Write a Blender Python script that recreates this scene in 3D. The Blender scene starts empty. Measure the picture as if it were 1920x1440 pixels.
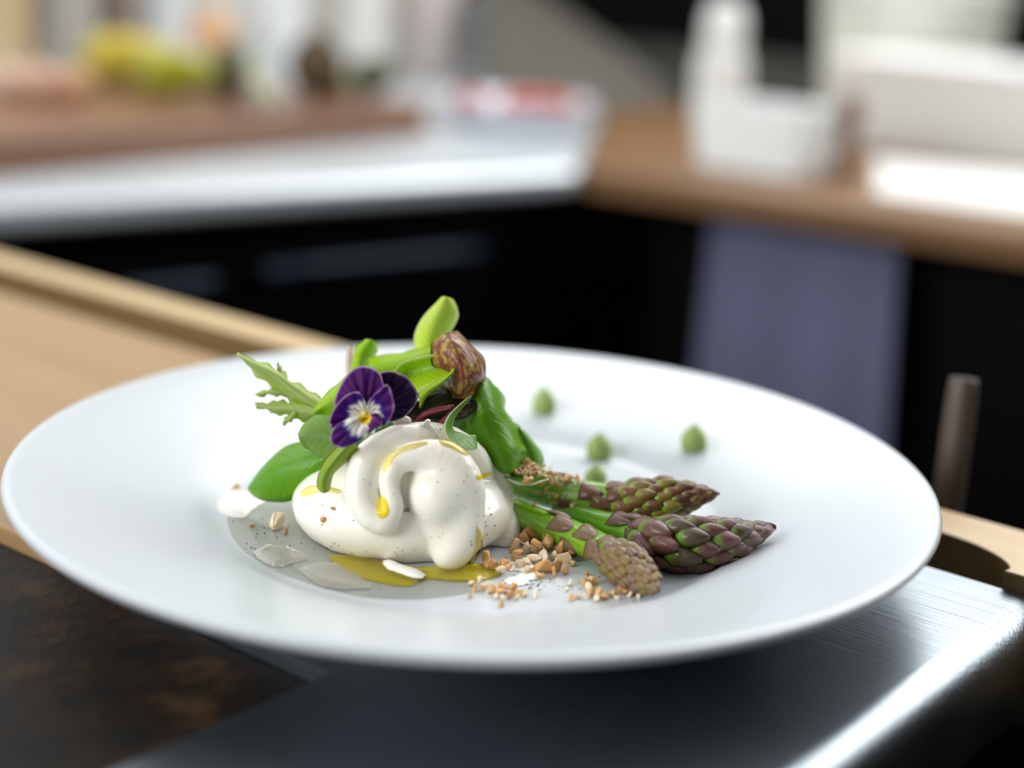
import bpy, bmesh, math, random
import numpy as np
from mathutils import Vector, Matrix
from mathutils.bvhtree import BVHTree

# ------------------------------------------------------------------ camera, world, lights, exposure
SC = bpy.context.scene
COL = SC.collection
FPX = 3000.0                                    # focal length in pixels of the 1920x1440 frame
CAM = np.array([0.01062, -0.50276, 0.19877])    # metres; worktop is z=0, plate centre is x=y=0
RGT = np.array([0.99878477, 0.01343243, 0.04741898])
UPV = np.array([-0.04928478, 0.27221608, 0.96097316])
FWD = np.array([0.0, 0.96214239, -0.27254729])
cd = bpy.data.cameras.new('camera'); cam = bpy.data.objects.new('camera', cd); COL.objects.link(cam)
cd.sensor_width = 36.0; cd.lens = FPX / 1920 * 36
cd.clip_start = 0.01
cam.matrix_world = Matrix(((RGT[0], UPV[0], -FWD[0], CAM[0]), (RGT[1], UPV[1], -FWD[1], CAM[1]),
                           (RGT[2], UPV[2], -FWD[2], CAM[2]), (0, 0, 0, 1)))
cd.dof.use_dof = True; cd.dof.focus_distance = 0.498; cd.dof.aperture_fstop = 3.2
SC.camera = cam
SC.view_settings.view_transform = 'Standard'; SC.view_settings.look = 'None'
SC.view_settings.gamma = 1.0; SC.view_settings.use_curve_mapping = False
SC.view_settings.exposure = 0.0

W = bpy.data.worlds.new('world'); SC.world = W; W.use_nodes = True
W.node_tree.nodes['Background'].inputs[0].default_value = (0.86, 0.93, 1.0, 1)
W.node_tree.nodes['Background'].inputs[1].default_value = 1.1

def K0(a, b, z): return (0.784 * a + 0.621 * b, -0.621 * a + 0.784 * b, z)
def area(name, loc, target, sx, sy, power, col):
    l = bpy.data.lights.new(name, 'AREA'); l.shape = 'RECTANGLE'; l.size = sx; l.size_y = sy
    l.energy = power; l.color = col
    o = bpy.data.objects.new(name, l); COL.objects.link(o); o.location = loc
    o.rotation_euler = (Vector(target) - Vector(loc)).to_track_quat('-Z', 'Y').to_euler()
    return o
area('window_daylight_back', (0.52, 1.45, 1.24), (0.02, 0.0, 0.0), 1.2, 0.8, 21, (1.0, 0.985, 0.96))
area('window_daylight_back_right', (1.36, 0.73, 0.98), (0.05, 0.0, 0.0), 1.0, 0.9, 16, (1.0, 0.985, 0.96))
area('window_daylight_left', (-0.86, 0.93, 0.95), (0.0, 0.0, 0.0), 1.0, 0.9, 3, (0.90, 0.96, 1.0))
area('added_fill_left_front', (-1.68, -0.20, 0.95), (0.0, 0.0, 0.0), 1.0, 0.9, 8, (0.95, 0.98, 1.0))  # added fill from front left, brightens the burrata's front
area('added_fill_front', K0(-0.55, -2.12, 0.95), (0.0, 0.0, 0.0), 1.2, 1.0, 36, (1.0, 0.985, 0.955))  # added fill lamp, lifts the faces turned to the camera
area('overhead_fill_light', (-0.15, -0.05, 1.66), (-0.15, -0.05, 0.0), 1.1, 1.1, 4, (0.97, 0.985, 1.0))  # added overhead fill for the plate, no known lamp there

random.seed(7); RNG = np.random.default_rng(7)

# ------------------------------------------------------------------ helpers: geometry of the place
AH = np.array([0.784, -0.621]); BH = np.array([0.621, 0.784])      # the worktop's two edge directions
def K(a, b, z=0.0):
    p = AH * a + BH * b
    return (p[0], p[1], z)
def ray(x, y):
    return FWD + RGT * (x - 960) / FPX + UPV * (720 - y) / FPX
def un(x, y, z=0.0):                  # point at height z seen at frame position x,y
    d = ray(x, y); return CAM + d * ((z - CAM[2]) / d[2])
def at(x, y, Y):                      # point at depth Y
    d = ray(x, y); return CAM + d * ((Y - CAM[1]) / d[1])
def pxm(P):                           # metres per pixel at P
    return float((np.asarray(P) - CAM) @ FWD) / FPX

def V(p): return Vector((float(p[0]), float(p[1]), float(p[2])))

# ------------------------------------------------------------------ helpers: objects
def tag(o, label, cat, group=None, kind=None):
    o['label'] = label
    if cat: o['category'] = cat
    if group: o['group'] = group
    if kind: o['kind'] = kind
    return o
def empty(name, loc=(0, 0, 0)):
    o = bpy.data.objects.new(name, None); COL.objects.link(o); o.location = V(loc); o.empty_display_size = 0.01
    return o
def mesh_obj(name, verts, faces, mat, parent=None, smooth=True, uvs=None, cols=None):
    off = parent.matrix_basis.translation.copy() if parent else Vector((0, 0, 0))
    if parent and parent.parent: off = off + parent.parent.matrix_basis.translation
    me = bpy.data.meshes.new(name)
    me.from_pydata([(v[0] - off.x, v[1] - off.y, v[2] - off.z) for v in verts], [], [tuple(int(i) for i in f) for f in faces])
    if uvs is not None:
        uvl = me.uv_layers.new(name='UVMap')
        for lp in me.loops: uvl.data[lp.index].uv = uvs[lp.vertex_index]
    if cols is not None:
        ca = me.color_attributes.new('Col', 'FLOAT_COLOR', 'POINT')
        for i, c in enumerate(cols): ca.data[i].color = (*c, 1)
    if smooth: me.polygons.foreach_set('use_smooth', [True] * len(me.polygons))
    me.materials.append(mat); me.update()
    o = bpy.data.objects.new(name, me); COL.objects.link(o)
    if parent: o.parent = parent
    return o
def bm_obj(name, bm, mat, parent=None, smooth=True):
    vs = [v.co[:] for v in bm.verts]; bm.verts.index_update()
    fs = [[v.index for v in f.verts] for f in bm.faces]
    bm.free()
    return mesh_obj(name, vs, fs, mat, parent, smooth)
def solidify(o, t, offset=0.0):
    m = o.modifiers.new('thickness', 'SOLIDIFY'); m.thickness = t; m.offset = offset
def bevel(o, w, n=3):
    m = o.modifiers.new('bevel', 'BEVEL'); m.width = w; m.segments = n; m.limit_method = 'ANGLE'; m.angle_limit = math.radians(40)
def subsurf(o, n=1):
    m = o.modifiers.new('sub', 'SUBSURF'); m.levels = n; m.render_levels = n

def prism(name, poly, z0, z1, mat, parent=None, bev=0.0, smooth=False):
    """vertical prism over a polygon of (x, y)"""
    poly = [(float(p[0]), float(p[1])) for p in poly]
    A = sum(poly[i][0] * poly[(i + 1) % len(poly)][1] - poly[(i + 1) % len(poly)][0] * poly[i][1] for i in range(len(poly)))
    if A < 0: poly = poly[::-1]
    n = len(poly)
    vs = [(p[0], p[1], z0) for p in poly] + [(p[0], p[1], z1) for p in poly]
    fs = [list(range(n))[::-1], list(range(n, 2 * n))] + [[i, (i + 1) % n, n + (i + 1) % n, n + i] for i in range(n)]
    o = mesh_obj(name, vs, fs, mat, parent, smooth)
    if bev: bevel(o, bev)
    return o
def kbox(name, a0, a1, b0, b1, z0, z1, mat, parent=None, bev=0.0):
    return prism(name, [K(a0, b0), K(a1, b0), K(a1, b1), K(a0, b1)], z0, z1, mat, parent, bev)
def lathe(name, prof, mat, loc=(0, 0, 0), parent=None, seg=48, smooth=True, lobes=0, lobe_amp=0.0, sx=1, sy=1, rot=None):
    vs, fs, rows = [], [], []
    for (rr, z) in prof:
        if rr <= 1e-7: rows.append([len(vs)]); vs.append((0, 0, z)); continue
        row = []
        for k in range(seg):
            a = 2 * math.pi * k / seg
            q = rr * (1 + lobe_amp * abs(math.cos(lobes * a / 2)) if lobes else 1) if lobes else rr
            row.append(len(vs)); vs.append((q * math.cos(a) * sx, q * math.sin(a) * sy, z))
        rows.append(row)
    for r0, r1 in zip(rows, rows[1:]):
        if len(r0) == 1 and len(r1) == 1: continue
        for k in range(seg):
            k2 = (k + 1) % seg
            if len(r0) == 1: fs.append((r0[0], r1[k2], r1[k]))
            elif len(r1) == 1: fs.append((r0[k], r0[k2], r1[0]))
            else: fs.append((r0[k], r0[k2], r1[k2], r1[k]))
    M = Matrix.Identity(3) if rot is None else rot
    vs = [tuple(M @ Vector(v) + V(loc)) for v in vs]
    return mesh_obj(name, vs, fs, mat, parent, smooth)
def crom(P, n):
    """Catmull-Rom through rows P (m,k) -> n samples"""
    P = np.asarray(P, float); m = len(P)
    Q = np.vstack([2 * P[0] - P[1], P, 2 * P[-1] - P[-2]])
    out = []
    for t in np.linspace(0, m - 1, n):
        i = min(int(t), m - 2); s = t - i
        p0, p1, p2, p3 = Q[i], Q[i + 1], Q[i + 2], Q[i + 3]
        out.append(0.5 * ((2 * p1) + (-p0 + p2) * s + (2 * p0 - 5 * p1 + 4 * p2 - p3) * s * s + (-p0 + 3 * p1 - 3 * p2 + p3) * s ** 3))
    return np.array(out)
def tube_data(P, R, seg=12, squash=None):
    P = np.asarray(P, float); n = len(P); vs, fs = [], []
    T = np.gradient(P, axis=0); T /= np.linalg.norm(T, axis=1)[:, None]
    ref = np.array([0, 0, 1.0]) if abs(T[0][2]) < 0.9 else np.array([1.0, 0, 0])
    N = np.cross(T[0], ref); N /= np.linalg.norm(N)
    for i in range(n):
        N = N - T[i] * (N @ T[i]); N /= np.linalg.norm(N); B = np.cross(T[i], N)
        for k in range(seg):
            a = 2 * math.pi * k / seg
            vs.append(tuple(P[i] + R[i] * (math.cos(a) * N + math.sin(a) * B * (squash or 1))))
    for i in range(n - 1):
        for k in range(seg):
            k2 = (k + 1) % seg
            fs.append((i * seg + k, i * seg + k2, (i + 1) * seg + k2, (i + 1) * seg + k))
    fs.append(tuple(range(seg))[::-1]); fs.append(tuple((n - 1) * seg + k for k in range(seg)))
    return vs, fs
def tube(name, P, R, mat, parent=None, seg=12, n=None, squash=None):
    if n:
        Q = crom(np.column_stack([np.asarray(P, float), np.asarray(R, float)]), n); P, R = Q[:, :3], Q[:, 3]
    vs, fs = tube_data(P, R, seg, squash)
    return mesh_obj(name, vs, fs, mat, parent)

# ------------------------------------------------------------------ helpers: materials
class NT:
    def __init__(s, name):
        s.m = bpy.data.materials.new(name); s.m.use_nodes = True; s.t = s.m.node_tree
        s.p = s.t.nodes['Principled BSDF']; s.out = s.t.nodes['Material Output']
    def n(s, typ, **kw):
        x = s.t.nodes.new(typ)
        for k, v in kw.items():
            if k.startswith('_'): setattr(x, k[1:], v)
            else: x.inputs[k.replace('_', ' ')].default_value = v
        return x
    def l(s, a, b): s.t.links.new(a, b)
    def ramp(s, fac, stops):
        r = s.n('ShaderNodeValToRGB'); e = r.color_ramp.elements
        while len(e) < len(stops): e.new(0.5)
        for q, (pos, c) in zip(e, stops): q.position = pos; q.color = (*c, 1)
        s.l(fac, r.inputs[0]); return r.outputs[0]
    def noise(s, scale, detail=4, rough=0.55, vec=None, dim=None):
        x = s.n('ShaderNodeTexNoise'); x.inputs['Scale'].default_value = scale; x.inputs['Detail'].default_value = detail
        x.inputs['Roughness'].default_value = rough
        if vec is not None: s.l(vec, x.inputs['Vector'])
        return x.outputs['Fac']
    def coord(s, which='Object', scale=(1, 1, 1), rotz=0.0):
        c = s.n('ShaderNodeTexCoord'); mp = s.n('ShaderNodeMapping')
        mp.inputs['Scale'].default_value = scale; mp.inputs['Rotation'].default_value = (0, 0, rotz)
        s.l(c.outputs[which], mp.inputs[0]); return mp.outputs[0]
    def bump(s, h, strength=0.2, dist=0.001):
        b = s.n('ShaderNodeBump'); b.inputs['Strength'].default_value = strength; b.inputs['Distance'].default_value = dist
        s.l(h, b.inputs['Height']); s.l(b.outputs[0], s.p.inputs['Normal']); return b
    def set(s, **kw):
        for k, v in kw.items():
            i = s.p.inputs[k.replace('_', ' ')]
            i.default_value = (*v, 1) if isinstance(v, tuple) and len(v) == 3 and i.type == 'RGBA' else v
        return s
def plain(name, col, rough=0.5, **kw):
    t = NT(name); t.set(Base_Color=col, Roughness=rough, **kw)
    return t.m
def speckled(name, c0, c1, scale, rough=0.5, bump=0.0, **kw):
    t = NT(name); v = t.coord()
    t.l(t.ramp(t.noise(scale, 5, 0.6, v), [(0.3, c0), (0.7, c1)]), t.p.inputs['Base Color']); t.set(Roughness=rough, **kw)
    if bump: t.bump(t.noise(scale * 2, 5, 0.6, v), bump)
    return t.m
ANG = math.atan2(AH[1], AH[0])
def wood(name, c0, c1, rough=0.5, stretch=26, rot=-ANG, scale=6, bump=0.08, **kw):
    t = NT(name); v = t.coord('Object', (1.0, stretch, stretch), 0)
    mp = t.n('ShaderNodeMapping'); c = t.n('ShaderNodeTexCoord'); t.l(c.outputs['Object'], mp.inputs[0])
    mp.inputs['Rotation'].default_value = (0, 0, rot)
    m2 = t.n('ShaderNodeMapping'); m2.inputs['Scale'].default_value = (1.0, stretch, stretch); t.l(mp.outputs[0], m2.inputs[0])
    f = t.noise(scale, 6, 0.6, m2.outputs[0])
    t.l(t.ramp(f, [(0.25, c0), (0.75, c1)]), t.p.inputs['Base Color']); t.set(Roughness=rough, **kw)
    t.bump(f, bump); return t.m

def steel_mat(name, base, rough, brush=0.0):
    t = NT(name); c = t.n('ShaderNodeTexCoord')
    mp = t.n('ShaderNodeMapping'); mp.inputs['Rotation'].default_value = (0, 0, -ANG); t.l(c.outputs['Object'], mp.inputs[0])
    m2 = t.n('ShaderNodeMapping'); m2.inputs['Scale'].default_value = (9, 700, 700); t.l(mp.outputs[0], m2.inputs[0])
    f = t.noise(1.0, 3, 0.6, m2.outputs[0])
    big = t.noise(9.0, 4, 0.6, mp.outputs[0])
    r = t.ramp(big, [(0.3, (rough * 0.85,) * 3), (0.7, (rough * 1.15,) * 3)]); t.l(r, t.p.inputs['Roughness'])
    t.l(t.ramp(f, [(0.3, tuple(x * 0.80 for x in base)), (0.7, base)]), t.p.inputs['Base Color'])
    t.set(Metallic=1.0)
    if brush: t.bump(f, brush, 0.0004)
    return t.m

M = {}
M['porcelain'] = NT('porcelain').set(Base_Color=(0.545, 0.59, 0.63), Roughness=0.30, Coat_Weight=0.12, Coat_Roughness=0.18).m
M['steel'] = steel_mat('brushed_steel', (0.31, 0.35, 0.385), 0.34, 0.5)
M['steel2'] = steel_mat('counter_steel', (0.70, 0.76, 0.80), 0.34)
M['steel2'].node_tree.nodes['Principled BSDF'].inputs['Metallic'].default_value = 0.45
M['tanwood'] = wood('tan_wood', (0.31, 0.185, 0.082), (0.385, 0.25, 0.12), 0.42, 10, scale=4)
M['railwood'] = wood('pale_rail_wood', (0.54, 0.37, 0.18), (0.64, 0.47, 0.26), 0.38, 14, scale=5)
M['ctrwood'] = wood('counter_wood', (0.15, 0.072, 0.024), (0.23, 0.115, 0.042), 0.45, 12, scale=5)
M['blockwood'] = wood('block_wood', (0.15, 0.062, 0.032), (0.25, 0.12, 0.065), 0.32, 10, rot=-ANG - math.pi / 2, scale=6)
M['black'] = plain('black_lacquer', (0.002, 0.002, 0.0025), 0.5, Specular_IOR_Level=0.08)
M['dark_wall'] = speckled('dark_wall_paint', (0.0012, 0.0012, 0.0014), (0.0018, 0.0018, 0.002), 6, 0.8, Specular_IOR_Level=0.1)
M['pale_wall'] = speckled('pale_wall_paint', (0.66, 0.63, 0.57), (0.72, 0.69, 0.63), 4, 0.8)
M['floor'] = speckled('dark_floor_tile', (0.010, 0.010, 0.011), (0.02, 0.02, 0.02), 8, 0.6)

def dark_board_mat():
    t = NT('rough_dark_wood'); v = t.coord('Object', (1, 1, 1))
    f = t.noise(70, 8, 0.7, v); g = t.noise(18, 3, 0.5, v)
    mx = t.n('ShaderNodeMath', _operation='MULTIPLY'); t.l(f, mx.inputs[0]); t.l(g, mx.inputs[1])
    t.l(t.ramp(mx.outputs[0], [(0.17, (0.004, 0.003, 0.002)), (0.28, (0.015, 0.008, 0.0035)), (0.40, (0.085, 0.044, 0.016))]), t.p.inputs['Base Color'])
    t.set(Roughness=0.6, Specular_IOR_Level=0.25); t.bump(f, 0.6, 0.002); return t.m
M['darkboard'] = dark_board_mat()

# ------------------------------------------------------------------ the room
def struct(o): o['kind'] = 'structure'; return o
M['ceil'] = speckled('ceiling_paint', (0.62, 0.62, 0.61), (0.66, 0.66, 0.65), 3, 0.8)
M['shade_wall'] = speckled('charcoal_wall_paint', (0.045, 0.047, 0.05), (0.055, 0.057, 0.06), 3, 0.8)
struct(prism('floor', [K(-1.4, -2.3), K(2.0, -2.3), K(2.0, 1.6), K(-1.4, 1.6)], -0.95, -0.92, M['floor']))
struct(prism('ceiling', [K(-1.4, -2.3), K(2.0, -2.3), K(2.0, 1.6), K(-1.4, 1.6)], 1.75, 1.80, M['ceil']))
struct(prism('wall_right', [K(1.9, -2.2), K(2.0, -2.2), K(2.0, 1.6), K(1.9, 1.6)], -0.92, 1.75, M['shade_wall']))
cl = empty('overhead_fill_fixture', (-0.15, -0.05, 1.75)); tag(cl, 'square frame of the added overhead fill above the worktop', 'fill light')  # unseen fixture, added to house the overhead fill
for nm, x0, x1, y0, y1 in (('frame', -.60, .60, -.60, -.56), ('frame', -.60, .60, .56, .60), ('frame', -.60, -.56, -.56, .56), ('frame', .56, .60, -.56, .56)):
    prism(nm, [(x0 - .15, y0 - .05), (x1 - .15, y0 - .05), (x1 - .15, y1 - .05), (x0 - .15, y1 - .05)], 1.66, 1.749, plain('fill_fixture_frame', (0.6, 0.6, 0.6), 0.4), cl)
AL, BB = -1.30, 1.50           # wall planes behind the two counters
def wall(name, line, mat, lo, hi, wn):
    """wall along a (b fixed) or along b (a fixed), with one window opening wn=(u0,u1,z0,z1)"""
    o = empty(name, line(lo, 0, -0.92)); struct(o)
    parts = []; cur = lo
    for (u0, u1, z0, z1) in wn:
        parts += [('wall_panel', cur, u0, -0.92, 1.75), ('wall_panel', u0, u1, -0.92, z0), ('wall_panel', u0, u1, z1, 1.75)]; cur = u1
    for nm, a0, a1, h0, h1 in parts + [('wall_panel', cur, hi, -0.92, 1.75)]:
        prism(nm, [line(a0, 0)[:2], line(a1, 0)[:2], line(a1, 0.1)[:2], line(a0, 0.1)[:2]], h0, h1, mat, o)
    return o
lb = lambda u, d=0.0, z=0.0: K(u, BB + d, z)
ll = lambda u, d=0.0, z=0.0: K(AL - d, u, z)
wall('wall_back', lb, M['dark_wall'], AL - 0.1, 1.9, [(-0.95, 1.25, 0.30, 1.7)])
wall('wall_left', ll, M['pale_wall'], -2.2, BB, [(-1.9, -0.7, 0.42, 1.6), (-0.4, 0.95, 0.42, 1.6)])
lf = lambda u, d=0.0, z=0.0: K(u, -2.2 - d, z)
wall('wall_front', lf, M['shade_wall'], AL - 0.1, 2.0, [(-1.2, 0.1, 0.40, 1.6)])
M['frame'] = plain('white_window_frame', (0.75, 0.75, 0.73), 0.4)
M['pane'] = NT('window_pane').set(Base_Color=(1, 1, 1), Roughness=0.02, Transmission_Weight=1.0, IOR=1.01).m
def window(name, line, u0, u1, z0, z1):
    o = empty(name, line(u0, 0.05, z0)); struct(o)
    def bar(nm, a0, a1, h0, h1, d0=0.03, d1=0.08, mat=M['frame']):
        prism(nm, [line(a0, d0)[:2], line(a1, d0)[:2], line(a1, d1)[:2], line(a0, d1)[:2]], h0, h1, mat, o)
    bar('window_frame', u0, u1, z0, z0 + 0.05); bar('window_frame', u0, u1, z1 - 0.05, z1)
    bar('window_frame', u0, u0 + 0.05, z0 + 0.05, z1 - 0.05); bar('window_frame', u1 - 0.05, u1, z0 + 0.05, z1 - 0.05)
    um = (u0 + u1) / 2
    bar('window_mullion', um - 0.02, um + 0.02, z0 + 0.05, z1 - 0.05)
window('window_1', lb, -0.95, 1.25, 0.30, 1.7)
window('window_2', ll, -0.4, 0.95, 0.42, 1.6)
window('fill_window_front', lf, -1.2, 0.1, 0.40, 1.6)  # unseen window, added as an opening for the front fill
window('fill_window_left', ll, -1.9, -0.7, 0.42, 1.6)  # unseen window, added to go with the left-front fill

# ------------------------------------------------------------------ the island worktop the plate stands on
SR, SB = 0.1635, 0.0945          # steel right edge (a) and back edge (b)
DA, DB = 0.0354, -0.1015        # recess corner
wt = empty('steel_worktop', K(0.05, -0.02, -0.03))
tag(wt, 'brushed steel worktop with a rounded right edge under the white plate', 'worktop')
AT = -0.05                      # joint between steel and tan board, under the plate
RR = 0.0105
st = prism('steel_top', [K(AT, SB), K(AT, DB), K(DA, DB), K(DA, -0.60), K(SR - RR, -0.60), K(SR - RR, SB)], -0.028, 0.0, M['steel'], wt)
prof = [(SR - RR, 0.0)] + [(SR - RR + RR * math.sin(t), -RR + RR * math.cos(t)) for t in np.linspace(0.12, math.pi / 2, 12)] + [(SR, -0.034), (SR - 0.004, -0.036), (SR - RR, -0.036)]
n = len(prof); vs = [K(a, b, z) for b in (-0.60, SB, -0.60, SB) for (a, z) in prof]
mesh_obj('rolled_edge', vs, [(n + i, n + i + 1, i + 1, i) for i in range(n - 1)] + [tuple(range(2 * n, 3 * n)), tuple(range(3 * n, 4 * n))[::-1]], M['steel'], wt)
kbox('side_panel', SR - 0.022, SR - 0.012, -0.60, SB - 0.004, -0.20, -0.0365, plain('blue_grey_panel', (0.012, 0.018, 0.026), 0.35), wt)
ib = empty('island_cabinet', K(-0.3, -0.2, -0.92)); tag(ib, 'black island cabinet carrying the steel worktop', 'cabinet')
kbox('body', -0.52, SR - 0.03, -0.58, SB - 0.02, -0.92, -0.046, M['black'], ib)
tb = kbox('tan_board', -0.52, AT - 0.0015, DB + 0.0005, SB, -0.028, 0.0, M['tanwood'], None, 0.0015)
tag(tb, 'smooth tan wooden board left of the plate, before the slotted rail', 'board')
db = kbox('dark_board', -0.52, DA - 0.001, -0.60, DB - 0.001, -0.028, -0.0055, M['darkboard'], None, 0.001)
tag(db, 'rough dark brown wooden board sunk into the worktop at lower left', 'board')
# slotted rail behind
AE = 0.147; RT = 0.006
out = [K(-0.52, 0.1145), K(0.06, 0.1145)]           # the slot's far wall and rounded end
out += [K(a, b) for a, b in crom([(0.095, 0.1143), (0.1157, 0.1137), (0.129, 0.1114), (0.139, 0.1068), (0.1445, 0.1020), (0.1462, 0.0985), (0.1455, 0.0957)], 18)]
out += [K(AE - 0.0005, SB + 0.001), K(0.20, SB + 0.001), K(0.20, 0.1365), K(-0.52, 0.1365)]
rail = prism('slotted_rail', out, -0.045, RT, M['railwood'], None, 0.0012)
rail.data.materials.append(wood('shaded_rail_side', (0.13, 0.080, 0.025), (0.20, 0.125, 0.045), 0.5, 14, scale=5))  # darker brown puts the slot's shade into the side colour
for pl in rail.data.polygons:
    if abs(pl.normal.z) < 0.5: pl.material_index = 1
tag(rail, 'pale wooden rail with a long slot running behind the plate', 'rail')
hp = at(1772, 975, 0.075); hq = at(1808, 712, 0.085)
hh = tube('handle', [hp + (hp - hq) * 0.9, hp, hp * 0.5 + hq * 0.5, hq * 0.97 + hp * 0.03, hq], [0.0056, 0.0058, 0.006, 0.0056, 0.003],
          plain('brown_handle_wood', (0.075, 0.055, 0.042), 0.5), None, 14, 24)
hh.name = 'utensil_handle'; tag(hh, 'upright brown wooden utensil handle standing behind the pale rail at right', 'handle')

# ------------------------------------------------------------------ the plate
ZF = 0.0100                     # floor of the well
PROF = [(0, ZF), (0.03, ZF), (0.06, ZF), (0.078, ZF + 0.0001), (0.0835, ZF + 0.0006), (0.0865, ZF + 0.0018), (0.0890, ZF + 0.0034),
        (0.0930, ZF + 0.0048), (0.100, 0.0168), (0.112, 0.0200), (0.125, 0.0236), (0.138, 0.0273), (0.1465, 0.0296), (0.1488, 0.0300),
        (0.1499, 0.0295), (0.1503, 0.0284), (0.1496, 0.0270), (0.1470, 0.0258), (0.138, 0.0226), (0.125, 0.0178), (0.112, 0.0125),
        (0.102, 0.0076), (0.0955, 0.0034), (0.0928, 0.0010), (0.0915, 0.0), (0.0885, 0.0), (0.0875, 0.0016), (0.05, 0.0022), (0, 0.0022)]
plate = lathe('plate', PROF[::-1], M['porcelain'], seg=160)
tag(plate, 'wide-rimmed white porcelain plate holding the burrata and asparagus', 'plate')

# ------------------------------------------------------------------ burrata (implicit surface)
def surface_nets(F, org, h):
    S = F < 0; nx, ny, nz = F.shape
    cs = [S[i:nx - 1 + i, j:ny - 1 + j, k:nz - 1 + k] for i in (0, 1) for j in (0, 1) for k in (0, 1)]
    sm = sum(c.astype(np.int8) for c in cs); act = (sm > 0) & (sm < 8)
    idx = -np.ones(act.shape, int); I = np.argwhere(act); idx[act] = np.arange(len(I))
    acc = np.zeros((len(I), 3)); cnt = np.zeros(len(I))
    for ax in range(3):
        for u in (0, 1):
            for v in (0, 1):
                o = [0, 0, 0]; oth = [q for q in range(3) if q != ax]; o[oth[0]] = u; o[oth[1]] = v
                p0 = I + o; p1 = p0.copy(); p1[:, ax] += 1
                f0 = F[tuple(p0.T)]; f1 = F[tuple(p1.T)]; m = (f0 < 0) != (f1 < 0)
                t = np.where(m, f0 / np.where(m, f0 - f1, 1), 0)
                pt = p0.astype(float); pt[:, ax] += t
                acc[m] += pt[m]; cnt[m] += 1
    vs = np.asarray(org) + h * acc / cnt[:, None]
    fs = []
    for ax in range(3):
        a, b = [q for q in range(3) if q != ax]
        sl0 = [slice(None)] * 3; sl1 = [slice(None)] * 3
        sl0[ax] = slice(0, -1); sl1[ax] = slice(1, None)
        ch = S[tuple(sl0)] != S[tuple(sl1)]
        E = np.argwhere(ch); E = E[(E[:, a] > 0) & (E[:, b] > 0) & (E[:, a] < F.shape[a] - 1) & (E[:, b] < F.shape[b] - 1)]
        def cell(da, db):
            q = E.copy(); q[:, a] -= da; q[:, b] -= db; return idx[tuple(q.T)]
        quad = np.stack([cell(1, 1), cell(0, 1), cell(0, 0), cell(1, 0)], 1)
        ins = S[tuple(E.T)]
        flip = ins if ax != 1 else ~ins
        quad[~flip] = quad[~flip][:, ::-1]
        fs.append(quad)
    return vs, np.vstack(fs)
def smin(a, b, k):
    h = np.clip(0.5 + 0.5 * (b - a) / k, 0, 1)
    return b * (1 - h) + a * h - k * h * (1 - h)
def sd_ell(X, c, rad, rot=0.0):
    D = X - np.asarray(c, np.float32)
    if rot:
        cr, sr = math.cos(rot), math.sin(rot)
        D = np.stack([D[..., 0] * cr + D[..., 2] * sr, D[..., 1], -D[..., 0] * sr + D[..., 2] * cr], -1)
    rad = np.asarray(rad, np.float32)
    k0 = np.linalg.norm(D / rad, axis=-1); k1 = np.linalg.norm(D / rad ** 2, axis=-1)
    return k0 * (k0 - 1) / np.maximum(k1, 1e-6)
def sd_chain(X, P, R, k=0.0015):
    d = None
    for i in range(len(P) - 1):
        a, b = P[i].astype(np.float32), P[i + 1].astype(np.float32); ab = b - a
        t = np.clip(((X - a) @ ab) / (ab @ ab), 0, 1)
        dd = np.linalg.norm(X - a - t[..., None] * ab, axis=-1) - (R[i] + (R[i + 1] - R[i]) * t)
        d = dd if d is None else np.minimum(d, dd)
    return d
def pchain(L, n):
    """rows (px, py, Y, radius px) -> points and radii in metres"""
    Q = crom(L, n); P = np.array([at(q[0], q[1], q[2]) for q in Q])
    return P, np.array([q[3] * pxm(p) for q, p in zip(Q, P)])
H = 0.00046
lo = np.array([-0.066, -0.058, ZF - 0.0015]); hi = np.array([0.022, 0.024, 0.054])
gx, gy, gz = [np.arange(l, h_, H, dtype=np.float32) for l, h_ in zip(lo, hi)]
X = np.stack(np.meshgrid(gx, gy, gz, indexing='ij'), -1)
def wob(X, s, ph=0.0):
    return np.sin(X[..., 0] * s + ph) * np.sin(X[..., 1] * s * 1.1 + 1.3 * ph) * np.sin(X[..., 2] * s * 0.9 + 2.1 * ph)
base = sd_ell(X, (-0.0225, -0.0185, 0.0195), (0.0355, 0.0315, 0.0165))
core = sd_ell(X, at(785, 905, -0.018), (0.0185, 0.020, 0.0170))
F = smin(base, core, 0.003)
P, R = pchain([(905, 905, -0.016, 30), (880, 860, -0.020, 34), (840, 832, -0.026, 34), (790, 822, -0.031, 32), (735, 832, -0.037, 32),
               (692, 866, -0.042, 36), (678, 915, -0.046, 33), (690, 958, -0.049, 30), (713, 976, -0.050, 27)], 26)
t1 = sd_chain(X, P, R)
F = smin(F, t1, 0.0016)
P, R = pchain([(722, 978, -0.0505, 25), (736, 950, -0.050, 22), (731, 905, -0.048, 20), (742, 872, -0.046, 22), (775, 853, -0.044, 25)], 16)
F = smin(F, sd_chain(X, P, R), 0.0009)
P, R = pchain([(765, 857, -0.0445, 24), (800, 852, -0.044, 28), (838, 864, -0.043, 36), (864, 905, -0.043, 42), (872, 960, -0.044, 38), (862, 1010, -0.046, 40), (845, 1035, -0.047, 36)], 20)
lobe = sd_chain(X, P, R)
lobe = smin(lobe, sd_ell(X, at(840, 968, -0.036), (0.0110, 0.0150, 0.0158), 0.12), 0.0025)
lobe = smin(lobe, sd_ell(X, at(822, 922, -0.042), (0.0098, 0.0120, 0.0095), 0.15), 0.0040)
F = smin(F, lobe, 0.0008)
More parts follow.
